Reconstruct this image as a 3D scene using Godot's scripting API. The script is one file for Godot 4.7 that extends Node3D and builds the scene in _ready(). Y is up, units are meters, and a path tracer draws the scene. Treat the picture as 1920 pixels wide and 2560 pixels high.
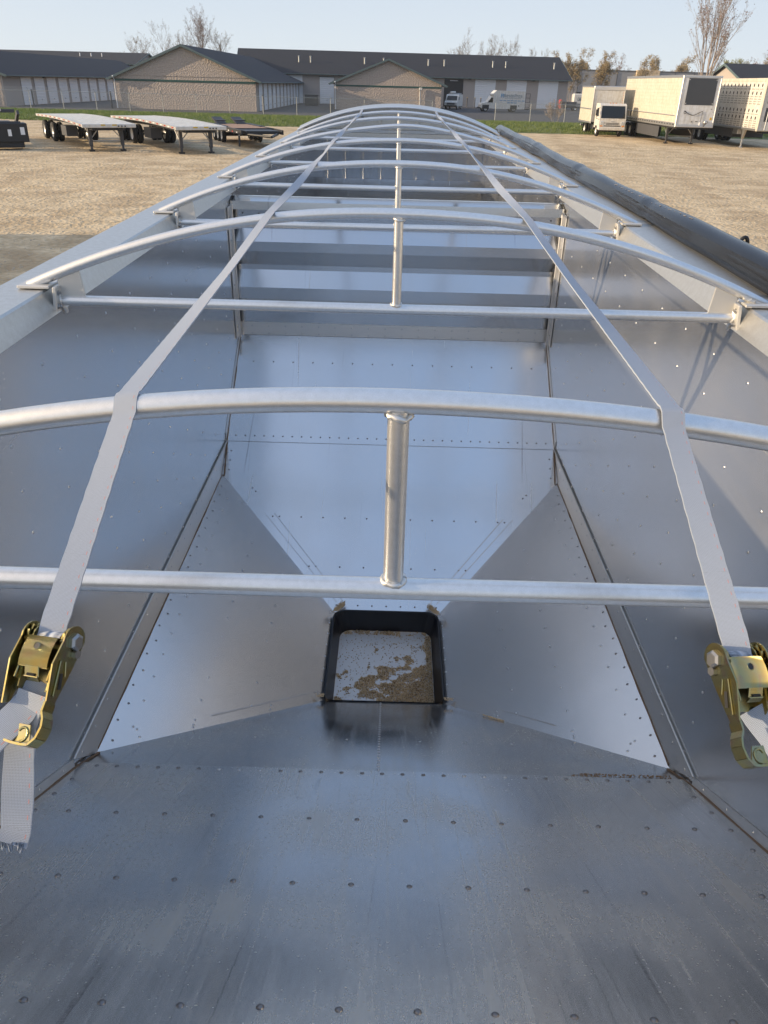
extends Node3D
# A grain hopper trailer seen from its front wall, in a gravel truck lot in front of storage sheds.
# Metres; y up; the trailer runs along -z. Trailer parts are written as V(across, below the eye, along).

const EYE := 3.35
var M := {}
var names := {}
var rng := RandomNumberGenerator.new()

class MB:
	var st := SurfaceTool.new()
	var n := 0
	func _init() -> void:
		st.begin(Mesh.PRIMITIVE_TRIANGLES)
		st.set_smooth_group(-1)
	func flat() -> void:
		st.set_smooth_group(-1)
	func smooth() -> void:
		st.set_smooth_group(0)
	func tri(a: Vector3, b: Vector3, c: Vector3, ua := Vector2.ZERO, ub := Vector2.ZERO, uc := Vector2.ZERO) -> void:
		if (b - a).cross(c - a).length_squared() < 1e-18:
			return
		st.set_uv(ua); st.add_vertex(a)
		st.set_uv(ub); st.add_vertex(b)
		st.set_uv(uc); st.add_vertex(c)
		n += 1
	func quad(a: Vector3, b: Vector3, c: Vector3, d: Vector3, o := Vector2.ZERO) -> void:
		var w := a.distance_to(b)
		var h := a.distance_to(d)
		var ua := o
		var ub := o + Vector2(w, 0)
		var uc := o + Vector2(w, h)
		var ud := o + Vector2(0, h)
		tri(a, b, c, ua, ub, uc)
		tri(a, c, d, ua, uc, ud)
	func box(c: Vector3, s: Vector3, t := Basis(), bevel := 0.0) -> void:
		var h := s / 2
		var e: float = min(bevel, min(h.x, min(h.y, h.z)) * 0.9)
		if e <= 0.0:
			var p := []
			for i in 8:
				p.append(c + t * Vector3(h.x * (1 if i & 1 else -1), h.y * (1 if i & 2 else -1), h.z * (1 if i & 4 else -1)))
			quad(p[0], p[2], p[3], p[1]); quad(p[5], p[7], p[6], p[4])
			quad(p[4], p[6], p[2], p[0]); quad(p[1], p[3], p[7], p[5])
			quad(p[2], p[6], p[7], p[3]); quad(p[4], p[0], p[1], p[5])
			return
		var q := {}
		for i in 8:
			var g := Vector3(1 if i & 1 else -1, 1 if i & 2 else -1, 1 if i & 4 else -1)
			var k := Vector3(h.x - e, h.y - e, h.z - e) * g
			q[i] = [c + t * (k + Vector3(e * g.x, 0, 0)), c + t * (k + Vector3(0, e * g.y, 0)), c + t * (k + Vector3(0, 0, e * g.z))]
		for f in [[0, 0, 4, 6, 2], [0, 1, 3, 7, 5], [1, 0, 1, 5, 4], [1, 2, 6, 7, 3], [2, 0, 2, 3, 1], [2, 4, 5, 7, 6]]:
			quad(q[f[1]][f[0]], q[f[2]][f[0]], q[f[3]][f[0]], q[f[4]][f[0]])
		for ed in [[0, 1], [2, 3], [4, 5], [6, 7], [0, 2], [1, 3], [4, 6], [5, 7], [0, 4], [1, 5], [2, 6], [3, 7]]:
			var d: int = ed[0] ^ ed[1]
			var ax := [1, 2] if d == 1 else ([0, 2] if d == 2 else [0, 1])
			quad(q[ed[0]][ax[0]], q[ed[1]][ax[0]], q[ed[1]][ax[1]], q[ed[0]][ax[1]])
		for i in 8:
			tri(q[i][0], q[i][1], q[i][2])
	# a swept round or oval bar
	func tube(p: Array, r, sides := 10, cap := true, squash := 1.0, start_up := Vector3.UP) -> void:
		smooth()
		var rings := []
		var up := start_up
		var along := 0.0
		for i in p.size():
			var d: Vector3 = (p[min(i + 1, p.size() - 1)] - p[max(i - 1, 0)]).normalized()
			if abs(d.dot(up)) > 0.95 and i == 0:
				up = Vector3.RIGHT if abs(d.x) < 0.8 else Vector3.FORWARD
			var side := d.cross(up).normalized()
			up = side.cross(d).normalized()
			var rr: float = r[i] if r is Array else r
			if i > 0:
				along += p[i].distance_to(p[i - 1])
			var ring := []
			for k in sides + 1:
				var a := TAU * k / sides
				ring.append([p[i] + side * cos(a) * rr + up * sin(a) * rr * squash, Vector2(float(k) / sides * TAU * rr, along)])
			rings.append(ring)
		for i in rings.size() - 1:
			for k in sides:
				var a = rings[i][k]; var b = rings[i][k + 1]; var c = rings[i + 1][k + 1]; var d = rings[i + 1][k]
				tri(a[0], d[0], c[0], a[1], d[1], c[1])
				tri(a[0], c[0], b[0], a[1], c[1], b[1])
		if cap:
			flat()
			for e in [0, rings.size() - 1]:
				for k in sides:
					tri(p[e], rings[e][k][0], rings[e][k + 1][0])
		flat()
	# a polygon (in order, planar) given thickness along `by`
	func prism(poly: Array, by: Vector3, ua := Vector3.ZERO, va := Vector3.ZERO) -> void:
		var nn := Vector3.ZERO
		for i in poly.size():
			nn += (poly[i] - poly[0]).cross(poly[(i + 1) % poly.size()] - poly[0])
		nn = nn.normalized()
		if ua == Vector3.ZERO:
			ua = (poly[1] - poly[0]).normalized()
			va = nn.cross(ua)
		var flatp := PackedVector2Array()
		for v in poly:
			flatp.append(Vector2((v - poly[0]).dot(ua), (v - poly[0]).dot(nn.cross(ua))))
		var uv := []
		for v in poly:
			uv.append(Vector2(v.dot(ua), v.dot(va)))
		var ids := Geometry2D.triangulate_polygon(flatp)
		for i in range(0, ids.size(), 3):
			var a := ids[i]; var b := ids[i + 1]; var c := ids[i + 2]
			tri(poly[a], poly[b], poly[c], uv[a], uv[b], uv[c])
			tri(poly[a] + by, poly[c] + by, poly[b] + by, uv[a], uv[c], uv[b])
		for i in poly.size():
			var j := (i + 1) % poly.size()
			quad(poly[i], poly[i] + by, poly[j] + by, poly[j])
	# profile of (radius, along) turned about `axis` from `o`
	func lathe(o: Vector3, axis: Vector3, prof: Array, sides := 16, sm := true) -> void:
		var u := axis.cross(Vector3.UP if abs(axis.y) < 0.9 else Vector3.RIGHT).normalized()
		var w := axis.cross(u).normalized()
		if sm: smooth()
		for i in prof.size() - 1:
			for k in sides:
				var a := TAU * k / sides
				var b := TAU * (k + 1) / sides
				var da := u * cos(a) + w * sin(a)
				var db := u * cos(b) + w * sin(b)
				var p0: Vector2 = prof[i]; var p1: Vector2 = prof[i + 1]
				quad(o + axis * p0.y + da * p0.x, o + axis * p0.y + db * p0.x, o + axis * p1.y + db * p1.x, o + axis * p1.y + da * p1.x)
		flat()
	func lathe_small(o: Vector3, axis: Vector3, prof: Array, sides := 16, sm := true) -> void:
		var q := []
		for v in prof:
			q.append(v * 0.86)
		lathe(o, axis, q, sides, sm)
	func done() -> ArrayMesh:
		st.generate_normals()
		return st.commit()

func V(x: float, d: float, z: float) -> Vector3:
	return Vector3(x, EYE - d, -z)
# the trailer rises very slightly towards its rear
func T(x: float, d: float, z: float) -> Vector3:
	return Vector3(x, EYE - d + 0.0065 * (z - 2.0), -z)
func G(x: float, y: float, z: float) -> Vector3:
	return Vector3(x, y, -z)

func numbered(called: String) -> String:
	var k: int = names.get(called, 0)
	names[called] = k + 1
	return called if k == 0 else "%s_%03d" % [called, k]

func obj(called: String, mb: MB, m: Material, parent: Node) -> MeshInstance3D:
	return put(called, mb.done(), m, parent)

func put(called: String, mesh: Mesh, m: Material, parent: Node, at := Transform3D()) -> MeshInstance3D:
	var o := MeshInstance3D.new()
	o.name = numbered(called) if parent == self else called
	o.mesh = mesh
	o.material_override = m
	o.transform = at
	parent.add_child(o, true)
	return o

func tag(o: Node, label: String, category: String, group := "", kind := "") -> Node:
	if label: o.set_meta("label", label)
	if category: o.set_meta("category", category)
	if group: o.set_meta("group", group)
	if kind: o.set_meta("kind", kind)
	return o

func thing(called: String, label: String, category: String, at := Vector3.ZERO, group := "", yaw := 0.0) -> Node3D:
	var o := Node3D.new()
	o.name = numbered(called)
	o.position = at
	o.rotation.y = yaw
	add_child(o)
	tag(o, label, category, group)
	return o

func copies(called: String, mesh: Mesh, m: Material, parent: Node, places: Array) -> MultiMeshInstance3D:
	var mm := MultiMesh.new()
	mm.transform_format = MultiMesh.TRANSFORM_3D
	mm.mesh = mesh
	mm.instance_count = places.size()
	for i in places.size():
		mm.set_instance_transform(i, places[i])
	var o := MultiMeshInstance3D.new()
	o.name = numbered(called) if parent == self else called
	o.multimesh = mm
	o.material_override = m
	o.set_meta("kind", "stuff")
	parent.add_child(o, true)
	return o

func facing(at: Vector3, n: Vector3, along := Vector3.FORWARD) -> Transform3D:
	# a transform whose y axis is n
	var x := n.cross(along).normalized()
	if x.length() < 0.5:
		x = n.cross(Vector3.RIGHT).normalized()
	return Transform3D(Basis(x, n, x.cross(n)), at)

# ---------------------------------------------------------------- textures
func noise_bytes(w: int, h: int, freq: float, s: int, oct := 4, kind := FastNoiseLite.TYPE_SIMPLEX_SMOOTH, stretch := 1) -> PackedByteArray:
	var f := FastNoiseLite.new()
	f.seed = s
	f.noise_type = kind
	f.frequency = freq
	f.fractal_octaves = oct
	var im := f.get_seamless_image(w, h / stretch)
	if stretch > 1:
		im.resize(w, h, Image.INTERPOLATE_CUBIC)
	im.convert(Image.FORMAT_L8)
	return im.get_data()

func tex(w: int, h: int, data: PackedByteArray) -> ImageTexture:
	return ImageTexture.create_from_image(Image.create_from_data(w, h, false, Image.FORMAT_RGB8, data))

# colour texture: two tones mixed by noises; weights from several byte fields
func tone_tex(w: int, h: int, fields: Array, weights: Array, lo: Color, hi: Color, bias := 0.0, gain := 1.0) -> ImageTexture:
	var d := PackedByteArray()
	d.resize(w * h * 3)
	for i in w * h:
		var t := bias
		for k in fields.size():
			t += (fields[k][i] / 255.0 - 0.5) * weights[k]
		t = clampf(0.5 + t * gain, 0.0, 1.0)
		d[i * 3] = int(255 * lerpf(lo.r, hi.r, t))
		d[i * 3 + 1] = int(255 * lerpf(lo.g, hi.g, t))
		d[i * 3 + 2] = int(255 * lerpf(lo.b, hi.b, t))
	return tex(w, h, d)

func normal_tex(w: int, h: int, field: PackedByteArray, strength: float) -> ImageTexture:
	var im := Image.create_from_data(w, h, false, Image.FORMAT_L8, field)
	im.convert(Image.FORMAT_RGBA8)
	im.bump_map_to_normal_map(strength)
	im.convert(Image.FORMAT_RGB8)
	return ImageTexture.create_from_image(im)

func lin(r: float, g: float, b: float) -> Color:
	return Color(r, g, b).linear_to_srgb()

func plain(c: Color, rough := 0.6, metal := 0.0) -> StandardMaterial3D:
	var m := StandardMaterial3D.new()
	m.albedo_color = c
	m.roughness = rough
	m.metallic = metal
	return m

func worldly(m: StandardMaterial3D, size: float) -> StandardMaterial3D:
	m.uv1_triplanar = true
	m.uv1_world_triplanar = true
	m.uv1_scale = Vector3.ONE / size
	return m

# the dusty sheet: bare aluminium with specks of grain dust, run marks and scratches down the slope
func dusty_sheet(seed_: int, dots: int, runs: int, haze: float, streaks: float, bright: float) -> Array:
	var w := 1024
	var r := RandomNumberGenerator.new()
	r.seed = seed_
	var dust := PackedFloat32Array()
	dust.resize(w * w)
	var cloud := noise_bytes(w, w, 0.005, seed_, 2)
	var streak := noise_bytes(w, w, 0.03, seed_ + 1, 3, FastNoiseLite.TYPE_SIMPLEX_SMOOTH, 16)
	for i in w * w:
		dust[i] = haze * smoothstep(40.0, 230.0, cloud[i]) + maxf(0.0, (streak[i] - 140) / 255.0) * streaks
	for k in dots:
		var x := r.randi() % w
		var y := r.randi() % w
		if cloud[y * w + x] < 40 + r.randi() % 190:
			continue
		var a := pow(r.randf(), 2.2) * 0.75 + 0.04
		for j in (1 if r.randf() < 0.93 else 2):
			dust[((y + j / 2) % w) * w + (x + j % 2) % w] += a
	for k in runs:
		var x := r.randf() * w
		var y := r.randi() % w
		var l := r.randi_range(60, 420)
		var a := r.randf_range(0.04, 0.28) * (1 if r.randf() < 0.7 else -1)
		var drift := r.randf_range(-0.06, 0.06)
		var wide := 1 if r.randf() < 0.8 else r.randi_range(2, 5)
		for j in l:
			var f := a * sin(PI * j / l) * r.randf_range(0.3, 1.0)
			for q in wide:
				dust[((y + j) % w) * w + (int(x + drift * j) + q + w) % w] += f
	var fine := noise_bytes(w, w, 0.22, seed_ + 2, 2, FastNoiseLite.TYPE_SIMPLEX_SMOOTH, 8)
	var col := PackedByteArray(); col.resize(w * w * 3)
	var orm := PackedByteArray(); orm.resize(w * w * 3)
	for i in w * w:
		var t := clampf(dust[i], -0.25, 1.0)
		var g := (fine[i] - 128) / 255.0 * minf(1.0, 0.2 + streaks * 2.4)
		var base := bright + g * 8.0
		if t < 0.0:
			base *= 1.0 + t
			t = 0.0
		col[i * 3] = int(clampf(lerpf(base, 192, t), 0, 255))
		col[i * 3 + 1] = int(clampf(lerpf(base + 1, 181, t), 0, 255))
		col[i * 3 + 2] = int(clampf(lerpf(base + 2, 160, t), 0, 255))
		orm[i * 3] = 255
		orm[i * 3 + 1] = int(clampf(255 * (0.23 + 0.05 * g + 0.5 * t), 0, 255))
		orm[i * 3 + 2] = int(clampf(255 * (0.97 - 0.84 * t), 0, 255))
	return [tex(w, w, col), tex(w, w, orm)]

func sheet_material(pair: Array, size: float, rough := 1.0) -> StandardMaterial3D:
	var m := plain(Color.WHITE, rough, 1.0)
	m.albedo_texture = pair[0]
	m.roughness_texture = pair[1]
	m.roughness_texture_channel = BaseMaterial3D.TEXTURE_CHANNEL_GREEN
	m.metallic_texture = pair[1]
	m.metallic_texture_channel = BaseMaterial3D.TEXTURE_CHANNEL_BLUE
	m.uv1_scale = Vector3.ONE / size
	return m

func make_materials() -> void:
	var dusty := dusty_sheet(11, 42000, 420, 0.20, 0.34, 210.0)
	var clean := dusty_sheet(23, 900, 36, 0.03, 0.03, 218.0)
	var wall := dusty_sheet(37, 700, 20, 0.04, 0.06, 200.0)
	M.near = sheet_material(dusty, 2.6, 0.82)
	M.sheet = sheet_material(clean, 1.9)
	M.wall = sheet_material(wall, 2.3, 0.82)
	M.wall.metallic = 0.925
	var wavy := noise_bytes(512, 512, 0.012, 5, 2)
	var buckle := normal_tex(512, 512, wavy, 1.2)
	for k in ["near", "sheet", "wall"]:
		M[k].normal_enabled = true
		M[k].normal_texture = buckle
		M[k].normal_scale = {"near": 0.08, "sheet": 0.12, "wall": 0.06}[k]
	M.side = plain(lin(0.70, 0.71, 0.72), 0.27, 0.95)
	M.side.normal_enabled = true
	M.side.normal_texture = buckle
	M.side.normal_scale = 0.10
	M.side.uv1_scale = Vector3.ONE / 1.3
	M.bulkhead = sheet_material(clean, 1.7, 0.72)
	M.bulkhead.albedo_color = Color(0.97, 0.97, 0.97)
	M.low = sheet_material(dusty, 2.6, 0.62)
	M.low.albedo_color = Color(0.93, 0.93, 0.93)
	M.gate = plain(lin(0.92, 0.92, 0.92), 0.40, 0.25)
	M.gate.albedo_texture = clean[0]
	# milled tube and castings
	var mottled := noise_bytes(512, 512, 0.05, 8, 4)
	var speck := noise_bytes(512, 512, 0.35, 9, 2)
	M.tube = plain(lin(0.90, 0.90, 0.90), 0.34, 0.88)
	M.tube.albedo_texture = tone_tex(512, 512, [mottled, speck], [0.4, 0.4], Color(0.88, 0.88, 0.87), Color.WHITE)
	M.tube.uv1_scale = Vector3(2.2, 2.2, 1)
	M.tube.normal_enabled = true
	M.tube.normal_texture = normal_tex(512, 512, speck, 1.0)
	M.tube.normal_scale = 0.10
	M.weld = plain(lin(0.70, 0.69, 0.66), 0.42, 0.8)
	M.cast = plain(lin(0.68, 0.66, 0.62), 0.5, 0.7)
	M.rail = plain(lin(0.68, 0.68, 0.66), 0.40, 0.9)
	M.rail.albedo_texture = tone_tex(512, 512, [mottled, speck], [0.35, 0.5], Color(0.82, 0.80, 0.77), Color.WHITE, 0.25)
	worldly(M.rail, 0.8)
	M.rivet = plain(lin(0.52, 0.53, 0.55), 0.28, 1.0)
	M.dark_rivet = plain(lin(0.22, 0.21, 0.21), 0.33, 0.9)
	M.seal = plain(lin(0.15, 0.10, 0.062), 0.9)
	M.strip = plain(lin(0.66, 0.65, 0.63), 0.38, 0.85)
	M.rubber = plain(lin(0.012, 0.013, 0.017), 0.42)
	M.black = plain(lin(0.014, 0.015, 0.018), 0.5)
	M.tyre = plain(lin(0.018, 0.018, 0.019), 0.8)
	M.hub = plain(lin(0.72, 0.72, 0.70), 0.4, 0.3)
	M.bolt = plain(lin(0.36, 0.36, 0.36), 0.35, 1.0)
	# grain
	M.grain = plain(lin(0.60, 0.45, 0.27), 0.85)
	M.grain_dark = plain(lin(0.26, 0.165, 0.085), 0.9)
	# webbing: warp ribs, weft rows and a broken red tracer near one edge
	var w := 128
	var h := 512
	var web := PackedByteArray(); web.resize(w * h * 3)
	var bump := PackedByteArray(); bump.resize(w * h)
	var rr := RandomNumberGenerator.new(); rr.seed = 4
	for y in h:
		for x in w:
			var cell := (x / 6 + y / 6) % 2
			var rib := absf(fmod(x, 6.0) - 2.5) / 3.0
			var row := absf(fmod(y, 6.0) - 2.5) / 3.0
			var v := 1.0 - 0.34 * (rib if cell == 0 else row) - rr.randf() * 0.09
			var c := Color(0.82 * v, 0.86 * v, 0.92 * v)
			if x >= 108 and x < 112 and (y % 64) < 18:
				c = Color(0.82, 0.58, 0.54)
			var i := y * w + x
			web[i * 3] = int(c.r * 255); web[i * 3 + 1] = int(c.g * 255); web[i * 3 + 2] = int(c.b * 255)
			bump[i] = int(255 * (1.0 - (rib if cell == 0 else row)))
	M.web = plain(Color.WHITE, 0.52)
	M.web.albedo_texture = tex(w, h, web)
	M.web.normal_enabled = true
	M.web.normal_texture = normal_tex(w, h, bump, 3.0)
	M.web.normal_scale = 0.8
	# yellow zinc plating, thin and slightly iridescent
	var zn := noise_bytes(256, 256, 0.012, 61, 3)
	var zc := PackedByteArray(); zc.resize(256 * 256 * 3)
	for i in 256 * 256:
		var t := zn[i] / 255.0
		var c: Color = Color(0.86, 0.78, 0.55).lerp(Color(0.78, 0.82, 0.74), clampf(t * 2.2 - 0.55, 0, 1)).lerp(Color(0.82, 0.68, 0.70), clampf(t * 4.0 - 2.5, 0, 1))
		zc[i * 3] = int(c.r * 255); zc[i * 3 + 1] = int(c.g * 255); zc[i * 3 + 2] = int(c.b * 255)
	M.zinc = plain(Color(0.78, 0.77, 0.70), 0.25, 1.0)
	M.zinc.albedo_texture = tex(256, 256, zc)
	M.zinc.uv1_triplanar = true
	M.zinc.uv1_scale = Vector3.ONE * 9.0
	# rolled vinyl tarpaulin
	M.tarp = plain(lin(0.011, 0.012, 0.015), 0.20)
	M.tarp.metallic_specular = 0.36
	var cloth := noise_bytes(256, 256, 0.3, 71, 2)
	M.tarp.normal_enabled = true
	M.tarp.normal_texture = normal_tex(256, 256, cloth, 1.5)
	M.tarp.normal_scale = 0.15
	M.tarp.uv1_scale = Vector3(4, 4, 1)
	M.scuff = plain(lin(0.30, 0.28, 0.27), 0.8)
	M.film = plain(lin(0.05, 0.055, 0.065), 0.18)
	# ground
	var g1 := noise_bytes(1024, 1024, 0.07, 81, 6)
	var g2 := noise_bytes(1024, 1024, 0.012, 82, 5)
	var g3 := noise_bytes(1024, 1024, 0.02, 83, 3)
	M.gravel = plain(Color.WHITE, 0.95)
	M.gravel.albedo_texture = tone_tex(1024, 1024, [g1, g2], [1.3, 0.9], lin(0.42, 0.32, 0.19), lin(0.70, 0.56, 0.365))
	M.gravel.normal_enabled = true
	M.gravel.normal_texture = normal_tex(1024, 1024, g1, 6.0)
	M.gravel.normal_scale = 0.45
	worldly(M.gravel, 13.7)
	# wheel-packed lanes and damp patches: a second, far larger layer
	var lanes := noise_bytes(1024, 1024, 0.02, 84, 5, FastNoiseLite.TYPE_SIMPLEX_SMOOTH, 4)
	var cover := PackedByteArray(); cover.resize(1024 * 1024 * 4)
	for i in 1024 * 1024:
		var t := clampf((lanes[i] * 0.6 + g3[i] * 0.4 - 118) / 60.0, 0.0, 1.0)
		cover[i * 4] = 150; cover[i * 4 + 1] = 127; cover[i * 4 + 2] = 97; cover[i * 4 + 3] = int(140 * t)
	M.gravel.detail_enabled = true
	M.gravel.detail_blend_mode = BaseMaterial3D.BLEND_MODE_MIX
	M.gravel.detail_uv_layer = BaseMaterial3D.DETAIL_UV_2
	M.gravel.detail_albedo = ImageTexture.create_from_image(Image.create_from_data(1024, 1024, false, Image.FORMAT_RGBA8, cover))
	M.gravel.uv2_triplanar = true
	M.gravel.uv2_world_triplanar = true
	M.gravel.uv2_scale = Vector3(1.0 / 61.0, 1.0 / 61.0, 1.0 / 31.0)
	M.stone = plain(lin(0.46, 0.40, 0.31), 0.95)
	M.asphalt = plain(Color.WHITE, 0.9)
	M.asphalt.albedo_texture = tone_tex(512, 512, [speck, mottled], [0.7, 0.8], lin(0.028, 0.029, 0.034), lin(0.065, 0.066, 0.072))
	worldly(M.asphalt, 14.0)
	M.grass = plain(Color.WHITE, 0.95)
	M.grass.albedo_texture = tone_tex(512, 512, [speck, mottled], [0.8, 0.9], lin(0.09, 0.11, 0.04), lin(0.19, 0.20, 0.09))
	worldly(M.grass, 7.0)
	M.blade = plain(lin(0.125, 0.155, 0.05), 0.8)
	M.blade.backlight_enabled = true
	M.blade.backlight = Color(0.25, 0.35, 0.08)
	# split-faced block, shingles, steel doors
	var chip := noise_bytes(512, 512, 0.035, 91, 3, FastNoiseLite.TYPE_CELLULAR)
	M.block = plain(Color.WHITE, 0.95)
	M.block.albedo_texture = tone_tex(512, 512, [chip, speck], [0.6, 0.5], lin(0.36, 0.30, 0.255), lin(0.60, 0.515, 0.45))
	M.block.normal_enabled = true
	M.block.normal_texture = normal_tex(512, 512, chip, 9.0)
	M.block.normal_scale = 1.6
	worldly(M.block, 3.2)
	M.smooth_block = plain(Color.WHITE, 0.9)
	M.smooth_block.albedo_texture = tone_tex(512, 512, [mottled, speck], [0.4, 0.4], lin(0.35, 0.31, 0.28), lin(0.46, 0.41, 0.375))
	worldly(M.smooth_block, 3.0)
	M.shingle = plain(Color.WHITE, 0.9)
	M.shingle.albedo_texture = tone_tex(512, 512, [speck, mottled], [0.8, 0.5], lin(0.009, 0.012, 0.020), lin(0.024, 0.029, 0.041))
	worldly(M.shingle, 5.0)
	M.green = plain(lin(0.02, 0.075, 0.062), 0.5)
	M.trim = plain(lin(0.09, 0.13, 0.135), 0.5)
	M.door_white = plain(lin(0.74, 0.75, 0.76), 0.5)
	M.white = plain(lin(0.68, 0.67, 0.64), 0.35)
	M.cream = plain(lin(0.60, 0.57, 0.49), 0.4)
	M.front_grey = plain(lin(0.70, 0.71, 0.72), 0.35, 0.0)
	M.alloy = plain(lin(0.60, 0.60, 0.60), 0.38, 0.9)
	M.glass = plain(lin(0.012, 0.016, 0.018), 0.06)
	M.dark_grey = plain(lin(0.06, 0.062, 0.07), 0.5)
	M.lamp_clear = plain(lin(0.6, 0.62, 0.62), 0.15, 0.3)
	M.amber = plain(lin(0.7, 0.25, 0.03), 0.4)
	M.red = plain(lin(0.42, 0.03, 0.025), 0.4)
	M.blue_print = plain(lin(0.05, 0.22, 0.42), 0.5)
	M.grey_print = plain(lin(0.13, 0.17, 0.20), 0.5)
	M.yellow = plain(lin(0.62, 0.40, 0.04), 0.5)
	M.steel_post = plain(lin(0.42, 0.43, 0.42), 0.45, 0.7)
	M.mesh_wire = plain(Color(0.62, 0.64, 0.64, 0.13), 0.6)
	M.mesh_wire.transparency = BaseMaterial3D.TRANSPARENCY_ALPHA
	M.plank = plain(Color.WHITE, 0.85)
	M.plank.albedo_texture = tone_tex(256, 256, [noise_bytes(256, 256, 0.05, 95, 4, FastNoiseLite.TYPE_SIMPLEX_SMOOTH, 8)], [1.4], lin(0.20, 0.12, 0.085), lin(0.42, 0.29, 0.22))
	M.plank.uv1_scale = Vector3(0.5, 0.5, 1)
	M.deck_alloy = plain(lin(0.74, 0.72, 0.66), 0.45, 0.35)
	M.bark = plain(lin(0.15, 0.115, 0.095), 0.95)
	M.bark_pale = plain(lin(0.29, 0.245, 0.22), 0.95)
	M.bud = plain(lin(0.16, 0.085, 0.06), 0.9)
	M.bud_tan = plain(lin(0.30, 0.23, 0.12), 0.9)
	M.leaf_young = plain(lin(0.20, 0.21, 0.065), 0.85)
	for k in ["bud", "bud_tan", "leaf_young"]:
		M[k].backlight_enabled = true
		M[k].backlight = Color(0.3, 0.25, 0.12)
	var grime := tone_tex(512, 512, [noise_bytes(512, 512, 0.02, 97, 4, FastNoiseLite.TYPE_SIMPLEX_SMOOTH, 1), noise_bytes(512, 512, 0.03, 98, 3, FastNoiseLite.TYPE_SIMPLEX_SMOOTH, 8), speck], [0.6, 0.9, 0.3], Color(0.86, 0.84, 0.80), Color.WHITE, 0.2)
	for k in ["cream", "white", "front_grey", "deck_alloy"]:
		M[k].albedo_texture = grime
		worldly(M[k], 3.1)
	M.far_wall = plain(lin(0.24, 0.25, 0.27), 0.7)
	M.far_cream = plain(lin(0.55, 0.44, 0.30), 0.7)

# ---------------------------------------------------------------- the hopper trailer
const WALL := 1.145
const BOWS := [0.96, 2.57, 4.17, 5.76, 7.36, 8.97, 10.55]
var rivet_mesh: ArrayMesh
var small_rivet: ArrayMesh

func dome(r: float, h: float, sides := 8) -> ArrayMesh:
	var mb := MB.new()
	mb.lathe(Vector3(0, -0.0005, 0), Vector3.UP, [Vector2(r, 0), Vector2(r * 0.92, h * 0.45), Vector2(r * 0.55, h * 0.9), Vector2(0.0004, h)], sides)
	return mb.done()

func near_d(z: float) -> float:
	return 2.2506 + 0.572 * (z - 2.0044)
func low_d(z: float) -> float:
	return 2.2506 + 0.605 * (z - 2.0044)
func far_d(z: float) -> float:
	return 2.1925 - 0.7195 * (z - 4.8668)

func jitter(a: float) -> float:
	return rng.randf_range(-a, a)

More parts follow.
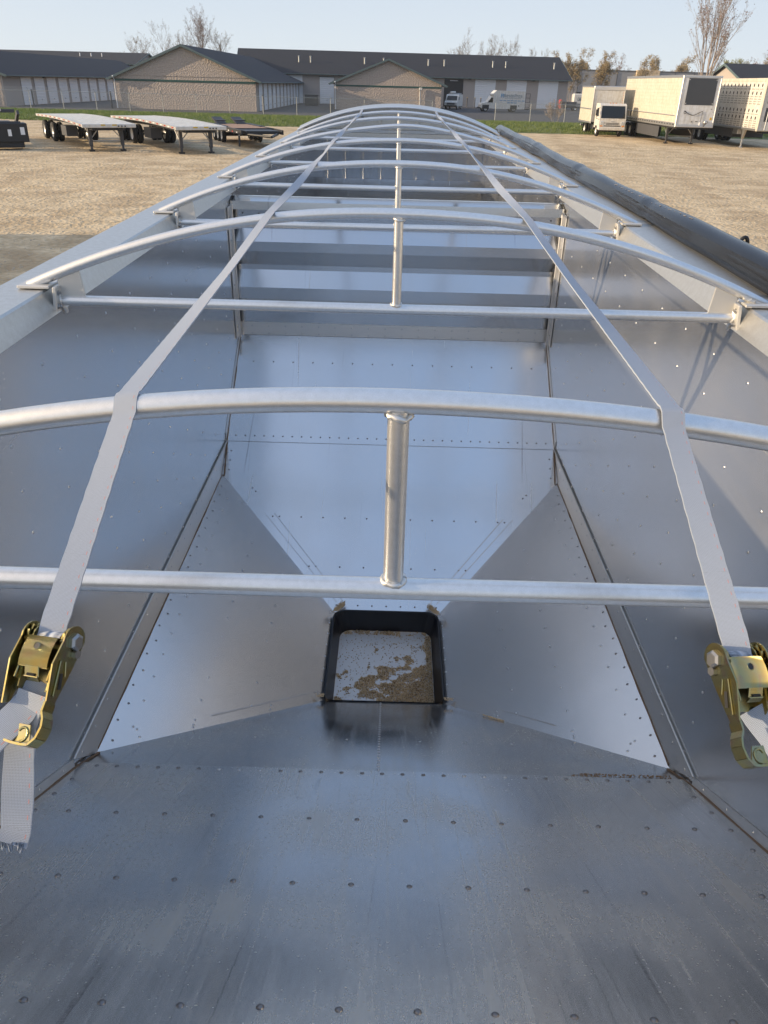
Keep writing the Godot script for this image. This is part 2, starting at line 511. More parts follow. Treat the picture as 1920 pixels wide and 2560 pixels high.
func build_trailer() -> void:
	var t := thing("hopper_trailer", "long open-topped riveted aluminium grain hopper trailer with arched roof bows", "trailer")
	rivet_mesh = dome(0.0084, 0.0046, 9)
	small_rivet = dome(0.0062, 0.0034, 7)
	var nn := Vector3(0, 1, -0.572).normalized()      # near slope, facing up and away
	var fn := Vector3(0, 1, 0.7195).normalized()      # far slope, facing the front
	# side walls
	for s in [-1.0, 1.0]:
		var mb := MB.new()
		var x: float = s * WALL
		var xo: float = s * 1.29
		var prof := [[x, 0.66], [x, 2.62], [s * 1.2, 2.72], [xo, 2.6], [xo, 0.66]]
		var segs := 8
		for k in segs:
			var z0 := 0.20 + (11.36 - 0.20) * k / segs
			var z1 := 0.20 + (11.36 - 0.20) * (k + 1) / segs
			for i in prof.size():
				var a = prof[i]; var b = prof[(i + 1) % prof.size()]
				var p := [T(a[0], a[1], z0), T(a[0], a[1], z1), T(b[0], b[1], z1), T(b[0], b[1], z0)]
				mb.tri(p[0], p[1], p[2], Vector2(a[1], z0), Vector2(a[1], z1), Vector2(b[1], z1))
				mb.tri(p[0], p[2], p[3], Vector2(a[1], z0), Vector2(b[1], z1), Vector2(b[1], z0))
		for z in [0.20, 11.36]:
			mb.prism([T(x, 0.66, z), T(x, 2.62, z), T(s * 1.2, 2.72, z), T(xo, 2.6, z), T(xo, 0.66, z)], Vector3(0, 0, 0.002))
		var w := obj("side_wall", mb, M.wall, t)
		var places := []
		for row in 10:
			for col in 37:
				var z := 0.215 + 0.3095 * col + 0.0045 * row
				var d := 0.824 + 0.1525 * row
				if z < 0.4 or z > 11.2 or (z < 2.02 and d > near_d(z) - 0.14) or (z > 4.8 and z < 5.6 and d > far_d(z) - 0.14):
					continue
				if z > 5.6 and z < 7.6 and d > 1.6 + (z - 5.6) * 0.7 or z > 9.2 and d > 2.3 - 0.572 * (z - 9.2):
					continue
				places.append(facing(T(x, d + jitter(0.002), z + jitter(0.002)), Vector3(-s, 0, 0)))
		copies("rivets", small_rivet, M.rivet, w, places)
		# joints between wall sheets: a narrow lapped strip
		for z in [8.6]:
			var j := MB.new()
			j.box(T(x - s * 0.0015, 1.43, z), Vector3(0.003, 1.52, 0.028), Basis(), 0.001)
			obj("joint_strip", j, M.wall, w)
	# top rails
	for s in [-1.0, 1.0]:
		var mb := MB.new()
		var prof := [[1.148, 0.697], [1.152, 0.628], [1.160, 0.622], [1.325, 0.622], [1.332, 0.628], [1.332, 0.74], [1.292, 0.74], [1.292, 0.665], [1.150, 0.665], [1.1485, 0.697]]
		prof = [[1.128, 0.698], [1.157, 0.628], [1.164, 0.622], [1.325, 0.622], [1.332, 0.628], [1.332, 0.74], [1.292, 0.74], [1.292, 0.655], [1.17, 0.655], [1.134, 0.70]]
		for k in 12:
			var z0 := 0.16 + (11.4 - 0.16) * k / 12
			var z1 := 0.16 + (11.4 - 0.16) * (k + 1) / 12
			for i in prof.size():
				var a = prof[i]; var b = prof[(i + 1) % prof.size()]
				mb.quad(T(s * a[0], a[1], z0), T(s * a[0], a[1], z1), T(s * b[0], b[1], z1), T(s * b[0], b[1], z0))
		for z in [0.16, 11.4]:
			var cap := []
			for a in prof:
				cap.append(T(s * a[0], a[1], z))
			mb.prism(cap, Vector3(0, 0, 0.002))
		obj("top_rail", mb, M.rail, t)
	# near slope: upper and lower sheet, lapped at 2.0
	var th := -nn * 0.004
	var mb := MB.new()
	var lift := nn * 0.005
	mb.prism([V(-WALL, near_d(0.21), 0.21) + lift, V(WALL, near_d(0.21), 0.21) + lift, V(WALL, near_d(2.035), 2.035) + lift, V(-WALL, near_d(2.035), 2.035) + lift], th, Vector3.RIGHT, nn.cross(Vector3.RIGHT))
	var near := obj("front_slope_sheet", mb, M.near, t)
	mb = MB.new()
	mb.prism([V(-WALL, low_d(1.97), 1.97), V(WALL, low_d(1.97), 1.97), V(WALL, low_d(2.19), 2.19), V(0.34, low_d(3.085), 3.085), V(-0.34, low_d(3.085), 3.085), V(-WALL, low_d(2.19), 2.19)], th, Vector3.RIGHT, nn.cross(Vector3.RIGHT))
	var lower := obj("front_slope_sheet", mb, M.low, t)
	# rivets of the near slope, one by one
	for row in [[1.6244, -0.994, 14], [1.253, -0.994 + 0.0, 14], [0.8133, -0.994, 14], [0.47, -0.994, 14]]:
		for k in row[2]:
			var at := V(row[1] + 0.1524 * k + jitter(0.0015), near_d(row[0]), row[0] + jitter(0.0015)) + lift
			put("rivet", rivet_mesh, M.dark_rivet, near, facing(at, nn))
	for k in 29:
		var at := V(-1.069 + 0.0762 * k + jitter(0.001), near_d(2.0044), 2.0044) + lift
		put("rivet", rivet_mesh, M.rivet if k in [6, 7, 8, 18, 19, 20] else M.dark_rivet, near, facing(at, nn))
	var edge := []
	for s in [-1.0, 1.0]:
		for k in 12:
			edge.append(facing(V(s * 1.10, near_d(0.5 + 0.125 * k), 0.5 + 0.125 * k) + lift, nn))
	copies("edge_rivets", rivet_mesh, M.dark_rivet, near, edge)
	# centre seam of the lower sheet and its beads
	var seam := []
	for k in 30:
		var z := 2.06 + 0.0345 * k
		seam.append(facing(V(-0.018, low_d(z), z), nn))
	for s in [-1.0, 1.0]:
		for k in 7:
			var a: float = 0.36 + 0.115 * k
			seam.append(facing(V(s * a, low_d(2.15 + (WALL - a) * 1.105) - 0.02, 2.15 + (WALL - a) * 1.105 - 0.04), nn))
		for k in 3:
			seam.append(facing(V(s * (0.16 + 0.2 * k), low_d(2.42), 2.42), nn))
	copies("seam_rivets", small_rivet, M.rivet, lower, seam)
	# far slope: lower sheet, upper sheet, lap line
	mb = MB.new()
	mb.prism([V(-WALL, far_d(4.87), 4.87), V(WALL, far_d(4.87), 4.87), V(WALL, far_d(4.60), 4.60), V(0.34, far_d(3.875), 3.875), V(-0.34, far_d(3.875), 3.875), V(-WALL, far_d(4.60), 4.60)], -fn * 0.004, Vector3.RIGHT, fn.cross(Vector3.RIGHT))
	var far_low := obj("centre_slope_sheet", mb, M.sheet, t)
	mb = MB.new()
	var fl := fn * 0.005
	mb.prism([V(-WALL, far_d(4.862), 4.862) + fl, V(WALL, far_d(4.862), 4.862) + fl, V(WALL, far_d(5.61), 5.61) + fl, V(-WALL, far_d(5.61), 5.61) + fl], -fn * 0.004, Vector3.RIGHT, fn.cross(Vector3.RIGHT))
	var far_up := obj("centre_slope_sheet", mb, M.sheet, t)
	var rows := []
	for k in 34:
		rows.append(facing(V(-1.08 + 0.0655 * k, far_d(4.899), 4.899) + fl, fn))
	for k in 15:
		rows.append(facing(V(-1.02 + 0.1455 * k + jitter(0.002), far_d(5.41), 5.41) + fl, fn))
	copies("rivets", small_rivet, M.dark_rivet, far_up, rows)
	rows = []
	for r in [[4.403, 0.725], [4.121, 0.46], [3.913, 0.27]]:
		var k := -r[1] as float
		while k <= r[1] + 0.001:
			rows.append(facing(V(k, far_d(r[0]), r[0]), fn))
			k += r[1] / (5.0 if r[0] > 4.3 else (3.0 if r[0] > 4.0 else 3.0))
		for s in [-1.0, 1.0]:
			rows.append(facing(V(s * (r[1] + 0.045), far_d(r[0]), r[0]), fn))
	for s in [-1.0, 1.0]:
		for q in [[0.90, 4.55], [0.925, 4.57], [1.10, 4.80], [1.10, 4.74], [1.10, 4.68]]:
			rows.append(facing(V(s * q[0], far_d(q[1]), q[1]), fn))
	copies("rivets", small_rivet, M.dark_rivet, far_low, rows)
	# folded creases beside the valley joints
	for s in [-1.0, 1.0]:
		for w in [[0.035, 0.0], [0.10, 0.004]]:
			mb = MB.new()
			mb.tube([V(s * (0.86 - w[0]), far_d(4.42 + w[1]), 4.42), V(s * (0.34 - w[0] * 0.7), far_d(3.93), 3.93)], 0.0028, 6)
			obj("crease", mb, M.sheet, far_low)
	# side slopes
	for s in [-1.0, 1.0]:
		mb = MB.new()
		var q := [V(s * 1.143, 2.345, 2.135), V(s * 1.143, 2.345, 4.67), V(s * 0.318, 2.912, 3.90), V(s * 0.318, 2.912, 3.06)]
		var sn: Vector3 = Vector3(-s * 0.5664, 0.8242, 0)
		for i in 6:
			for j in 6:
				var c := []
				for e in [[0, 0], [1, 0], [1, 1], [0, 1]]:
					var u: float = (i + e[0]) / 6.0
					var v: float = (j + e[1]) / 6.0
					var p: Vector3 = q[0].lerp(q[1], u).lerp(q[3].lerp(q[2], u), v)
					p += sn * 0.004 * sin(u * 9.0 + s) * sin(v * PI) * sin(u * PI)
					c.append(p)
				mb.smooth()
				mb.tri(c[0], c[1], c[2], Vector2(c[0].z, c[0].x), Vector2(c[1].z, c[1].x), Vector2(c[2].z, c[2].x))
				mb.tri(c[0], c[2], c[3], Vector2(c[0].z, c[0].x), Vector2(c[2].z, c[2].x), Vector2(c[3].z, c[3].x))
		var side := obj("side_slope_sheet", mb, M.side, t)
		rows = []
		for k in 14:
			rows.append(facing(V(s * 1.062, 2.4006, 2.36 + 0.157 * k), sn))
		for k in 11:
			rows.append(facing(V(s * 0.857, 2.5415, 2.52 + 0.157 * k), sn))
		for k in 8:
			rows.append(facing(V(s * 0.65, 2.6838, 2.80 + 0.165 * k), sn))
		for k in 8:
			rows.append(facing(V(s * 0.345, 2.8934, 3.12 + 0.105 * k), sn))
		for k in 2:
			rows.append(facing(V(s * (1.046 - 0.018 * k), 2.4117 + 0.0124 * k, 2.356 - 0.03 * k), sn))
			rows.append(facing(V(s * 0.567, 2.7409, 2.867 - 0.03 * k), sn))
			rows.append(facing(V(s * 0.857, 2.5415, 2.55 - 0.045 * k), sn))
		copies("rivets", small_rivet, M.rivet, side, rows)
		rows = []
		for k in 22:
			rows.append(facing(V(s * (1.108 + (0.012 if k % 2 else 0.0)), 2.369 - (0.008 if k % 2 else 0.0), 2.25 + 0.107 * k), sn))
		copies("edge_rivets", small_rivet, M.dark_rivet, side, rows)
		# pressed crease near the front joint
		mb = MB.new()
		mb.tube([V(s * 0.36, 2.883, 3.13), V(s * 0.80, 2.581, 2.62)], [0.002, 0.0045], 6)
		obj("crease", mb, M.sheet, side)
		# flange between wall and slope, with its bright upper edge
		mb = MB.new()
		var fx: float = s * (WALL - 0.006)
		mb.prism([V(fx, 2.195, 1.985), V(fx, 2.195, 4.86), V(fx, 2.365, 4.62), V(fx, 2.365, 2.18)], Vector3(s * 0.005, 0, 0), Vector3.FORWARD, Vector3.UP)
		var fr := obj("wall_flange", mb, M.strip, t)
		mb = MB.new()
		mb.tube([V(fx - s * 0.002, 2.193, 1.985), V(fx - s * 0.002, 2.193, 4.86)], 0.0048, 8)
		obj("flange_lip", mb, M.rail, fr)
		rows = []
		for k in 20:
			rows.append(facing(V(fx, 2.235 + (0.008 if k % 2 else 0.0), 2.06 + 0.143 * k), Vector3(-s, 0, 0)))
		copies("rivets", small_rivet, M.rivet, fr, rows)
		for g in [[0.22, 1.985, true], [4.86, 5.60, false]]:
			mb = MB.new()
			var da: float = near_d(g[0]) if g[2] else far_d(g[0])
			var db: float = near_d(g[1]) if g[2] else far_d(g[1])
			mb.prism([V(fx, da - 0.062, g[0]), V(fx, db - 0.045, g[1]), V(fx, db + 0.002, g[1]), V(fx, da + 0.002, g[0])], Vector3(s * 0.005, 0, 0), Vector3.FORWARD, Vector3.UP)
			var e := obj("wall_flange", mb, M.strip, t)
			rows = []
			for k in 11:
				var f: float = (k + 0.5) / 11.0
				rows.append(facing(V(fx, lerpf(da, db, f) - 0.03, lerpf(g[0], g[1], f)), Vector3(-s, 0, 0)))
			copies("rivets", small_rivet, M.rivet, e, rows)
		# brown sealant in the corners
		for line in [[V(s * 1.139, near_d(0.25) - 0.006, 0.25), V(s * 1.139, near_d(1.99) - 0.006, 1.99), V(s * 1.126, low_d(2.16) - 0.003, 2.16)], [V(s * 1.126, 2.352, 4.64), V(s * 1.138, far_d(4.87) - 0.005, 4.87), V(s * 1.138, far_d(5.6) - 0.005, 5.60)], [V(s * 1.1385, 2.342, 2.18), V(s * 1.1385, 2.345, 3.4), V(s * 1.1385, 2.345, 4.64)]]:
			mb = MB.new()
			var pts := []
			var rad := []
			for i in line.size() - 1:
				var parts := 14
				for k in parts:
					pts.append(line[i].lerp(line[i + 1], float(k) / parts) + Vector3(jitter(0.001), jitter(0.0015), 0))
					rad.append(0.0032 + rng.randf() * 0.0034)
			pts.append(line[-1]); rad.append(0.003)
			mb.tube(pts, rad, 6)
			obj("sealant_bead", mb, M.seal, t)
	build_outlet(t)
	build_bulkhead(t)
	build_rear(t)
	for i in BOWS.size():
		build_bow(t, BOWS[i], i)
	build_running_gear(t)

func build_outlet(t: Node3D) -> void:
	# lined outlet with rounded far corners
	var loop := []
	var low := []
	var x := 0.318
	var za := 3.08
	var zb := 3.868
	for c in [[1, zb, 0.075, 0.0], [-1, zb, 0.075, 0.5], [-1, za, 0.03, 1.0], [1, za, 0.03, 1.5]]:
		for k in 6:
			var a: float = PI * (c[3] + 0.5 * k / 5.0)
			var r: float = c[2]
			var cx: float = c[0] * (x - r)
			var cz: float = c[1] + (-r if c[1] == zb else r)
			loop.append(V(cx + r * cos(a), 2.893, cz + r * sin(a)))
			low.append(V((cx + r * cos(a)) * 0.90, 3.04, cz + r * sin(a) - (0.0 if c[1] == zb else -0.05)))
	var mb := MB.new()
	for i in loop.size():
		var j := (i + 1) % loop.size()
		mb.quad(loop[i], loop[j], low[j], low[i])
		if -loop[i].z < 3.12 and -loop[j].z < 3.12:
			continue
		var up := Vector3(0, 0.007, 0)
		var a: Vector3 = loop[i] + (loop[i] - V(0, 2.893, 3.48)) * 0.028
		var b: Vector3 = loop[j] + (loop[j] - V(0, 2.893, 3.48)) * 0.028
		mb.quad(loop[i] + up, loop[j] + up, b + up, a + up)
		mb.quad(loop[i], loop[j], loop[j] + up, loop[i] + up)
		mb.quad(a + up, b + up, b - up, a - up)
	obj("outlet_liner", mb, M.rubber, t)
	mb = MB.new()
	mb.box(V(0, 3.048, 3.45), Vector3(0.64, 0.008, 1.0), Basis(), 0.002)
	obj("slide_gate", mb, M.gate, t)
	for s in [-1.0, 1.0]:
		mb = MB.new()
		mb.box(V(s * 0.34, 3.05, 3.45), Vector3(0.06, 0.05, 1.05), Basis(), 0.004)
		obj("gate_track", mb, M.black, t)
	# spilled grain lying on the gate
	var seedm := MB.new()
	seedm.lathe(Vector3(0, -0.0035, 0), Vector3.UP, [Vector2(0.0002, 0), Vector2(0.0024, 0.0018), Vector2(0.0024, 0.0048), Vector2(0.0002, 0.007)], 5)
	var sm := seedm.done()
	var f := FastNoiseLite.new()
	f.seed = 3
	f.frequency = 9.0
	f.fractal_octaves = 4
	var light := []
	var dark := []
	for k in 34000:
		var px := rng.randf_range(-0.283, 0.283)
		var pz := rng.randf_range(3.10, 3.875)
		var v := f.get_noise_2d(px, pz) + 0.30 * (px + 0.04) / 0.27 - absf(pz - 3.27) * 1.3 + 0.30
		if px < -0.10 and pz > 3.16: v -= 0.22
		if pz > 3.53: v -= 0.25
		if px > 0.25: v += 0.5
		if pz > 3.83: v = f.get_noise_2d(px * 2.0, pz) - 0.05
		if v < rng.randf_range(-0.10, 0.12) and rng.randf() > 0.02:
			continue
		var b := Basis.from_euler(Vector3(PI / 2 + jitter(0.5), rng.randf() * TAU, 0)).scaled(Vector3.ONE * rng.randf_range(0.7, 1.25))
		var at := Transform3D(b, V(px, 3.0425 - rng.randf() * 0.005 * clampf(v * 4.0, 0.3, 3.0), pz))
		(dark if rng.randf() < 0.25 else light).append(at)
	for s in [-1.0, 1.0]:
		for k in 500:
			var a := rng.randf()
			light.append(Transform3D(Basis.from_euler(Vector3(rng.randf() * 6, rng.randf() * 6, 0)), V(s * (0.268 + 0.05 * a + jitter(0.014)), 2.855 - rng.randf() * 0.03 * (1.0 - a), 3.875 - 0.05 * a + jitter(0.016))))
		for k in 50:
			light.append(Transform3D(Basis.from_euler(Vector3(rng.randf() * 6, rng.randf() * 6, 0)), V(s * (0.322 + rng.randf() * rng.randf() * 0.06), 2.866 - rng.randf() * 0.008, 3.078 + jitter(0.01))))
	for k in 110:
		var a := rng.randf()
		light.append(Transform3D(Basis.from_euler(Vector3(rng.randf() * 6, rng.randf() * 6, 0)), V(0.50 + 0.09 * a, low_d(2.86 - 0.09 * a) - 0.004, 2.865 - 0.095 * a + jitter(0.004))))
	for k in 140:
		var a := rng.randf()
		dark.append(Transform3D(Basis.from_euler(Vector3(rng.randf() * 6, rng.randf() * 6, 0)), V(0.72 + 0.38 * a, low_d(2.06) - 0.003, 2.062 + jitter(0.007))))
	var g := tag(copies("spilled_grain", sm, M.grain, self, light), "tan spilled grain kernels scattered over the outlet gate", "grain", "", "stuff")
	var g2 := tag(copies("spilled_grain", sm, M.grain_dark, self, dark), "dark brown grain husks mixed among the tan kernels on the gate", "grain", "", "stuff")

func build_bulkhead(t: Node3D) -> void:
	# corrugated divider: depth of face as a function of height, swept across
	var prof := [[5.66, 0.70], [5.56, 0.722], [5.555, 0.775], [5.62, 0.785], [5.62, 0.905], [5.565, 0.985], [5.565, 1.050], [5.62, 1.150], [5.62, 1.185], [5.565, 1.300], [5.565, 1.380], [5.62, 1.465], [5.62, 1.66], [5.70, 1.66], [5.70, 0.70]]
	var mb := MB.new()
	for k in 6:
		var xa := -WALL + 0.004 + (WALL * 2 - 0.008) * k / 6.0
		var xb := -WALL + 0.004 + (WALL * 2 - 0.008) * (k + 1) / 6.0
		for i in prof.size():
			var a = prof[i]; var b = prof[(i + 1) % prof.size()]
			mb.tri(V(xa, a[1], a[0]), V(xb, a[1], a[0]), V(xb, b[1], b[0]), Vector2(xa, a[1]), Vector2(xb, a[1]), Vector2(xb, b[1]))
			mb.tri(V(xa, a[1], a[0]), V(xb, b[1], b[0]), V(xa, b[1], b[0]), Vector2(xa, a[1]), Vector2(xb, b[1]), Vector2(xa, b[1]))
	var bh := obj("bulkhead", mb, M.bulkhead, t)
	mb = MB.new()
	mb.prism([V(-WALL + 0.004, 1.565, 5.612), V(WALL - 0.004, 1.565, 5.612), V(WALL - 0.004, 1.655, 5.60), V(-WALL + 0.004, 1.655, 5.60)], Vector3(0, 0, -0.006))
	var foot := obj("foot_angle", mb, M.strip, bh)
	var rows := []
	for k in 18:
		rows.append(facing(V(-1.05 + 0.1235 * k, 1.59, 5.606), Vector3(0, 0.1, 1)))
		rows.append(facing(V(-1.05 + 0.1235 * k, 1.642, 5.599), Vector3(0, 0.1, 1)))
	copies("rivets", small_rivet, M.rivet, foot, rows)
	rows = []
	for k in 20:
		rows.append(facing(V(-1.07 + 0.1125 * k, 0.806, 5.617), Vector3(0, 0, 1)))
	copies("rivets", small_rivet, M.dark_rivet, bh, rows)
	for s in [-1.0, 1.0]:
		mb = MB.new()
		mb.box(V(s * (WALL - 0.006), 1.20, 5.50), Vector3(0.008, 0.90, 0.10), Basis(), 0.002)
		mb.box(V(s * (WALL - 0.012), 1.20, 5.545), Vector3(0.02, 0.92, 0.016), Basis(), 0.003)
		var e := obj("end_angle", mb, M.strip, bh)
		rows = []
		for k in 6:
			rows.append(facing(V(s * (WALL - 0.010), 0.82 + 0.15 * k, 5.485), Vector3(-s, 0, 0)))
		copies("rivets", small_rivet, M.dark_rivet, e, rows)
		mb = MB.new()
		var pts := []
		var rad := []
		for k in 16:
			pts.append(V(s * 1.134 + jitter(0.001), 0.72 + 0.93 * k / 15.0, 5.552))
			rad.append(0.004 + rng.randf() * 0.003)
		mb.tube(pts, rad, 6)
		obj("sealant_bead", mb, M.rail, bh)

func build_rear(t: Node3D) -> void:
	# rear hopper, mirrored: slope down behind the divider, rear slope up to the rear wall
	var rn := Vector3(0, 1, 0.53).normalized()
	var mb := MB.new()
	mb.prism([V(-WALL, 1.66, 5.70), V(WALL, 1.66, 5.70), V(WALL, 2.33, 6.63), V(0.318, 2.88, 7.40), V(-0.318, 2.88, 7.40), V(-WALL, 2.33, 6.63)], Vector3(0, -0.004, 0), Vector3.RIGHT, Vector3.UP)
	obj("centre_slope_sheet", mb, M.sheet, t)
	mb = MB.new()
	mb.prism([V(0.318, 2.88, 8.2), V(-0.318, 2.88, 8.2), V(-WALL, 2.36, 9.15), V(-WALL, 1.14, 11.30), V(WALL, 1.14, 11.30), V(WALL, 2.36, 9.15)], Vector3(0, -0.004, 0), Vector3.RIGHT, Vector3.UP)
	obj("rear_slope_sheet", mb, M.sheet, t)
	for s in [-1.0, 1.0]:
		mb = MB.new()
		mb.quad(V(s * WALL, 2.34, 6.64), V(s * WALL, 2.36, 9.14), V(s * 0.318, 2.88, 8.2), V(s * 0.318, 2.88, 7.4))
		obj("side_slope_sheet", mb, M.sheet, t)
	mb = MB.new()
	mb.box(V(0, 2.97, 7.8), Vector3(0.62, 0.01, 0.9))
	mb.box(V(0, 2.93, 8.2), Vector3(0.62, 0.12, 0.01)); mb.box(V(0, 2.93, 7.4), Vector3(0.62, 0.12, 0.01))
	mb.box(V(0.31, 2.93, 7.8), Vector3(0.01, 0.12, 0.8)); mb.box(V(-0.31, 2.93, 7.8), Vector3(0.01, 0.12, 0.8))
	obj("outlet_liner", mb, M.rubber, t)
	# rear wall with ribs and a cross beam
	mb = MB.new()
	mb.box(T(0, 1.05, 11.34), Vector3(2.56, 0.90, 0.05), Basis(), 0.004)
	var rw := obj("rear_wall", mb, M.bulkhead, t)
	for k in 9:
		mb = MB.new()
		mb.box(T(-0.96 + 0.24 * k, 0.98, 11.305), Vector3(0.035, 0.52, 0.02), Basis(), 0.004)
		obj("rib", mb, M.bulkhead, rw)
	mb = MB.new()
	mb.box(T(0, 0.68, 11.28), Vector3(2.27, 0.09, 0.07), Basis(), 0.006)
	obj("cross_beam", mb, M.rail, rw)
	# front wall, behind which the camera looks in
	mb = MB.new()
	mb.box(T(0, 1.02, 0.175), Vector3(2.56, 0.76, 0.045), Basis(), 0.004)
	obj("front_wall", mb, M.wall, t)
	# arched end cap over the rear wall
	mb = MB.new()
	mb.smooth()
	var n := 28
	for i in n:
		var xa := -1.30 + 2.60 * i / n
		var xb := -1.30 + 2.60 * (i + 1) / n
		var ya := cap_d(xa); var yb := cap_d(xb)
		for seg in [[10.98, 0.0, 11.30, -0.035], [11.30, -0.035, 11.46, 0.01]]:
			mb.quad(T(xa, ya + seg[1], seg[0]), T(xb, yb + seg[1], seg[0]), T(xb, yb + seg[3], seg[2]), T(xa, ya + seg[3], seg[2]))
			mb.quad(T(xa, ya + seg[1] + 0.006, seg[0]), T(xb, yb + seg[1] + 0.006, seg[0]), T(xb, yb + seg[3] + 0.006, seg[2]), T(xa, ya + seg[3] + 0.006, seg[2]))
	mb.flat()
	for i in n:
		var xa := -1.30 + 2.60 * i / n
		var xb := -1.30 + 2.60 * (i + 1) / n
		mb.quad(T(xa, cap_d(xa), 11.45), T(xb, cap_d(xb), 11.45), T(xb, 0.66, 11.45), T(xa, 0.66, 11.45))
		mb.quad(T(xa, cap_d(xa), 11.42), T(xb, cap_d(xb), 11.42), T(xb, 0.66, 11.42), T(xa, 0.66, 11.42))
	var cap := obj("end_cap", mb, M.rail, t)
	var lip := []
	for i in n + 1:
		lip.append(T(-1.30 + 2.60 * i / n, cap_d(-1.30 + 2.60 * i / n) - 0.004, 10.98))
	mb = MB.new()
	mb.tube(lip, 0.012, 8)
	obj("cap_lip", mb, M.tube, cap)
	var rows := []
	for i in 60:
		var x := -1.25 + 2.5 * i / 59.0
		rows.append(facing(T(x, cap_d(x) - 0.006, 11.03), Vector3(x * 0.4, 1, 0)))
	copies("rivets", rivet_mesh, M.rivet, cap, rows)
	for k in 4:
		mb = MB.new()
		mb.box(T(-0.75 + 0.5 * k, 0.56, 11.40), Vector3(0.05, 0.26, 0.03), Basis(), 0.004)
		obj("stiffener", mb, M.rail, cap)

func cap_d(x: float) -> float:
	return 0.325 + 0.285 * pow(absf(x) / 1.30, 2.1)

func bow_d(x: float) -> float:
	return 0.362 + 0.252 * pow(absf(x) / 1.215, 2.08)

func build_bow(t: Node3D, z: float, i: int) -> void:
	var r := RandomNumberGenerator.new()
	r.seed = 100 + i
	var kink := 0.012 if i == 4 else 0.002
	var pts := []
	var n := 44
	for k in n + 1:
		var x := -1.222 + 2.444 * k / n
		var d := bow_d(x) + kink * sin(x * 5.0 + i) * (1.0 - absf(x) / 1.3)
		pts.append(T(x, d, z + 0.004 * sin(x * 2.0 + i)))
	var mb := MB.new()
	mb.tube(pts, 0.0168, 16)
	var bow := obj("roof_bow", mb, M.tube, t)
	mb = MB.new()
	mb.tube([T(-1.13, 0.664, z), T(-0.5, 0.664 + 0.002 * r.randf(), z), T(0, 0.665, z), T(0.5, 0.664, z), T(1.13, 0.664, z)], 0.0172, 16)
	obj("cross_tube", mb, M.tube, bow)
	mb = MB.new()
	mb.tube([T(0.0, 0.652, z), T(0.0, bow_d(0.0) + 0.012, z)], 0.0150, 16)
	obj("post", mb, M.tube, bow)
	# weld beads: a lumpy ring at both ends of the post
	for e in [[0.6485, 0.0168], [bow_d(0) + 0.0185, 0.0168]]:
		var ring := []
		var rad := []
		for k in 25:
			var a := TAU * k / 24
			ring.append(T(e[1] * cos(a), e[0] - 0.004 * sin(a * 2.0 + 0.5) * r.randf(), z + e[1] * sin(a)))
			rad.append(0.0022 + 0.0032 * r.randf())
		mb = MB.new()
		mb.tube(ring, rad, 7, false)
		obj("weld", mb, M.weld, bow)
	for s in [-1.0, 1.0]:
		# bracket: top plate on the rail, cheek plate on its inner face, two bolts, gusset
		mb = MB.new()
		mb.box(T(s * 1.195, 0.614, z + 0.0), Vector3(0.105, 0.010, 0.085), Basis(), 0.002)
		mb.box(T(s * 1.131, 0.655, z), Vector3(0.012, 0.085, 0.085), Basis(Vector3.FORWARD, -s * 0.12), 0.002)
		var br := obj("rail_bracket", mb, M.cast, bow)
		for y in [0.634, 0.678]:
			mb = MB.new()
			mb.lathe(T(s * 1.128, y, z - 0.024), Vector3(-s, 0, 0), [Vector2(0.0095, 0), Vector2(0.0095, 0.007), Vector2(0.005, 0.008), Vector2(0.005, 0.014), Vector2(0.0002, 0.014)], 6, false)
			obj("bolt", mb, M.bolt, br)
		mb = MB.new()
		var gz := 0.004
		mb.prism([T(s * 1.125, 0.655, z - gz), T(s * 1.04, 0.655, z - gz), T(s * 1.05, bow_d(1.05) + 0.012, z - gz), T(s * 1.125, bow_d(1.125) + 0.012, z - gz)], Vector3(0, 0, -0.008))
		obj("gusset", mb, M.cast, br)
		mb = MB.new()
		var wl := []
		var wr := []
		for k in 10:
			wl.append(T(s * (1.122 + 0.006 * r.randf()), 0.60 + 0.012 * k, z + 0.018 * sin(k * 0.9)))
			wr.append(0.004 + 0.005 * r.randf())
		mb.tube(wl, wr, 6)
		obj("weld", mb, M.weld, br)
		mb = MB.new()
		wl = []
		wr = []
		for k in 9:
			wl.append(T(s * (1.16 + 0.011 * k), bow_d(1.16 + 0.011 * k) + 0.004, z + 0.016 * (1 if k % 2 else -1)))
			wr.append(0.004 + 0.004 * r.randf())
		mb.tube(wl, wr, 6)
		obj("weld", mb, M.weld, br)

func wheel_at(parent: Node, at: Vector3, r: float, w: float, axis: Vector3, rim: Material, called := "wheel") -> void:
	var mb := MB.new()
	mb.lathe(at - axis * w / 2, axis, [Vector2(r * 0.58, 0.01), Vector2(r * 0.9, 0), Vector2(r, w * 0.18), Vector2(r, w * 0.82), Vector2(r * 0.9, w), Vector2(r * 0.58, w - 0.01)], 20)
	var o := obj(called, mb, M.tyre, parent)
	mb = MB.new()
	mb.lathe(at - axis * (w / 2 - 0.02), axis, [Vector2(0.001, w * 0.35), Vector2(r * 0.2, w * 0.3), Vector2(r * 0.24, w * 0.55), Vector2(r * 0.5, w * 0.62), Vector2(r * 0.6, w - 0.04)], 16)
	mb.lathe(at - axis * (w / 2 - 0.02), axis, [Vector2(0.001, w * 0.1), Vector2(r * 0.18, w * 0.1), Vector2(r * 0.22, w * 0.25), Vector2(r * 0.5, w * 0.2), Vector2(r * 0.6, 0.0)], 16)
	obj("rim", mb, rim, o)

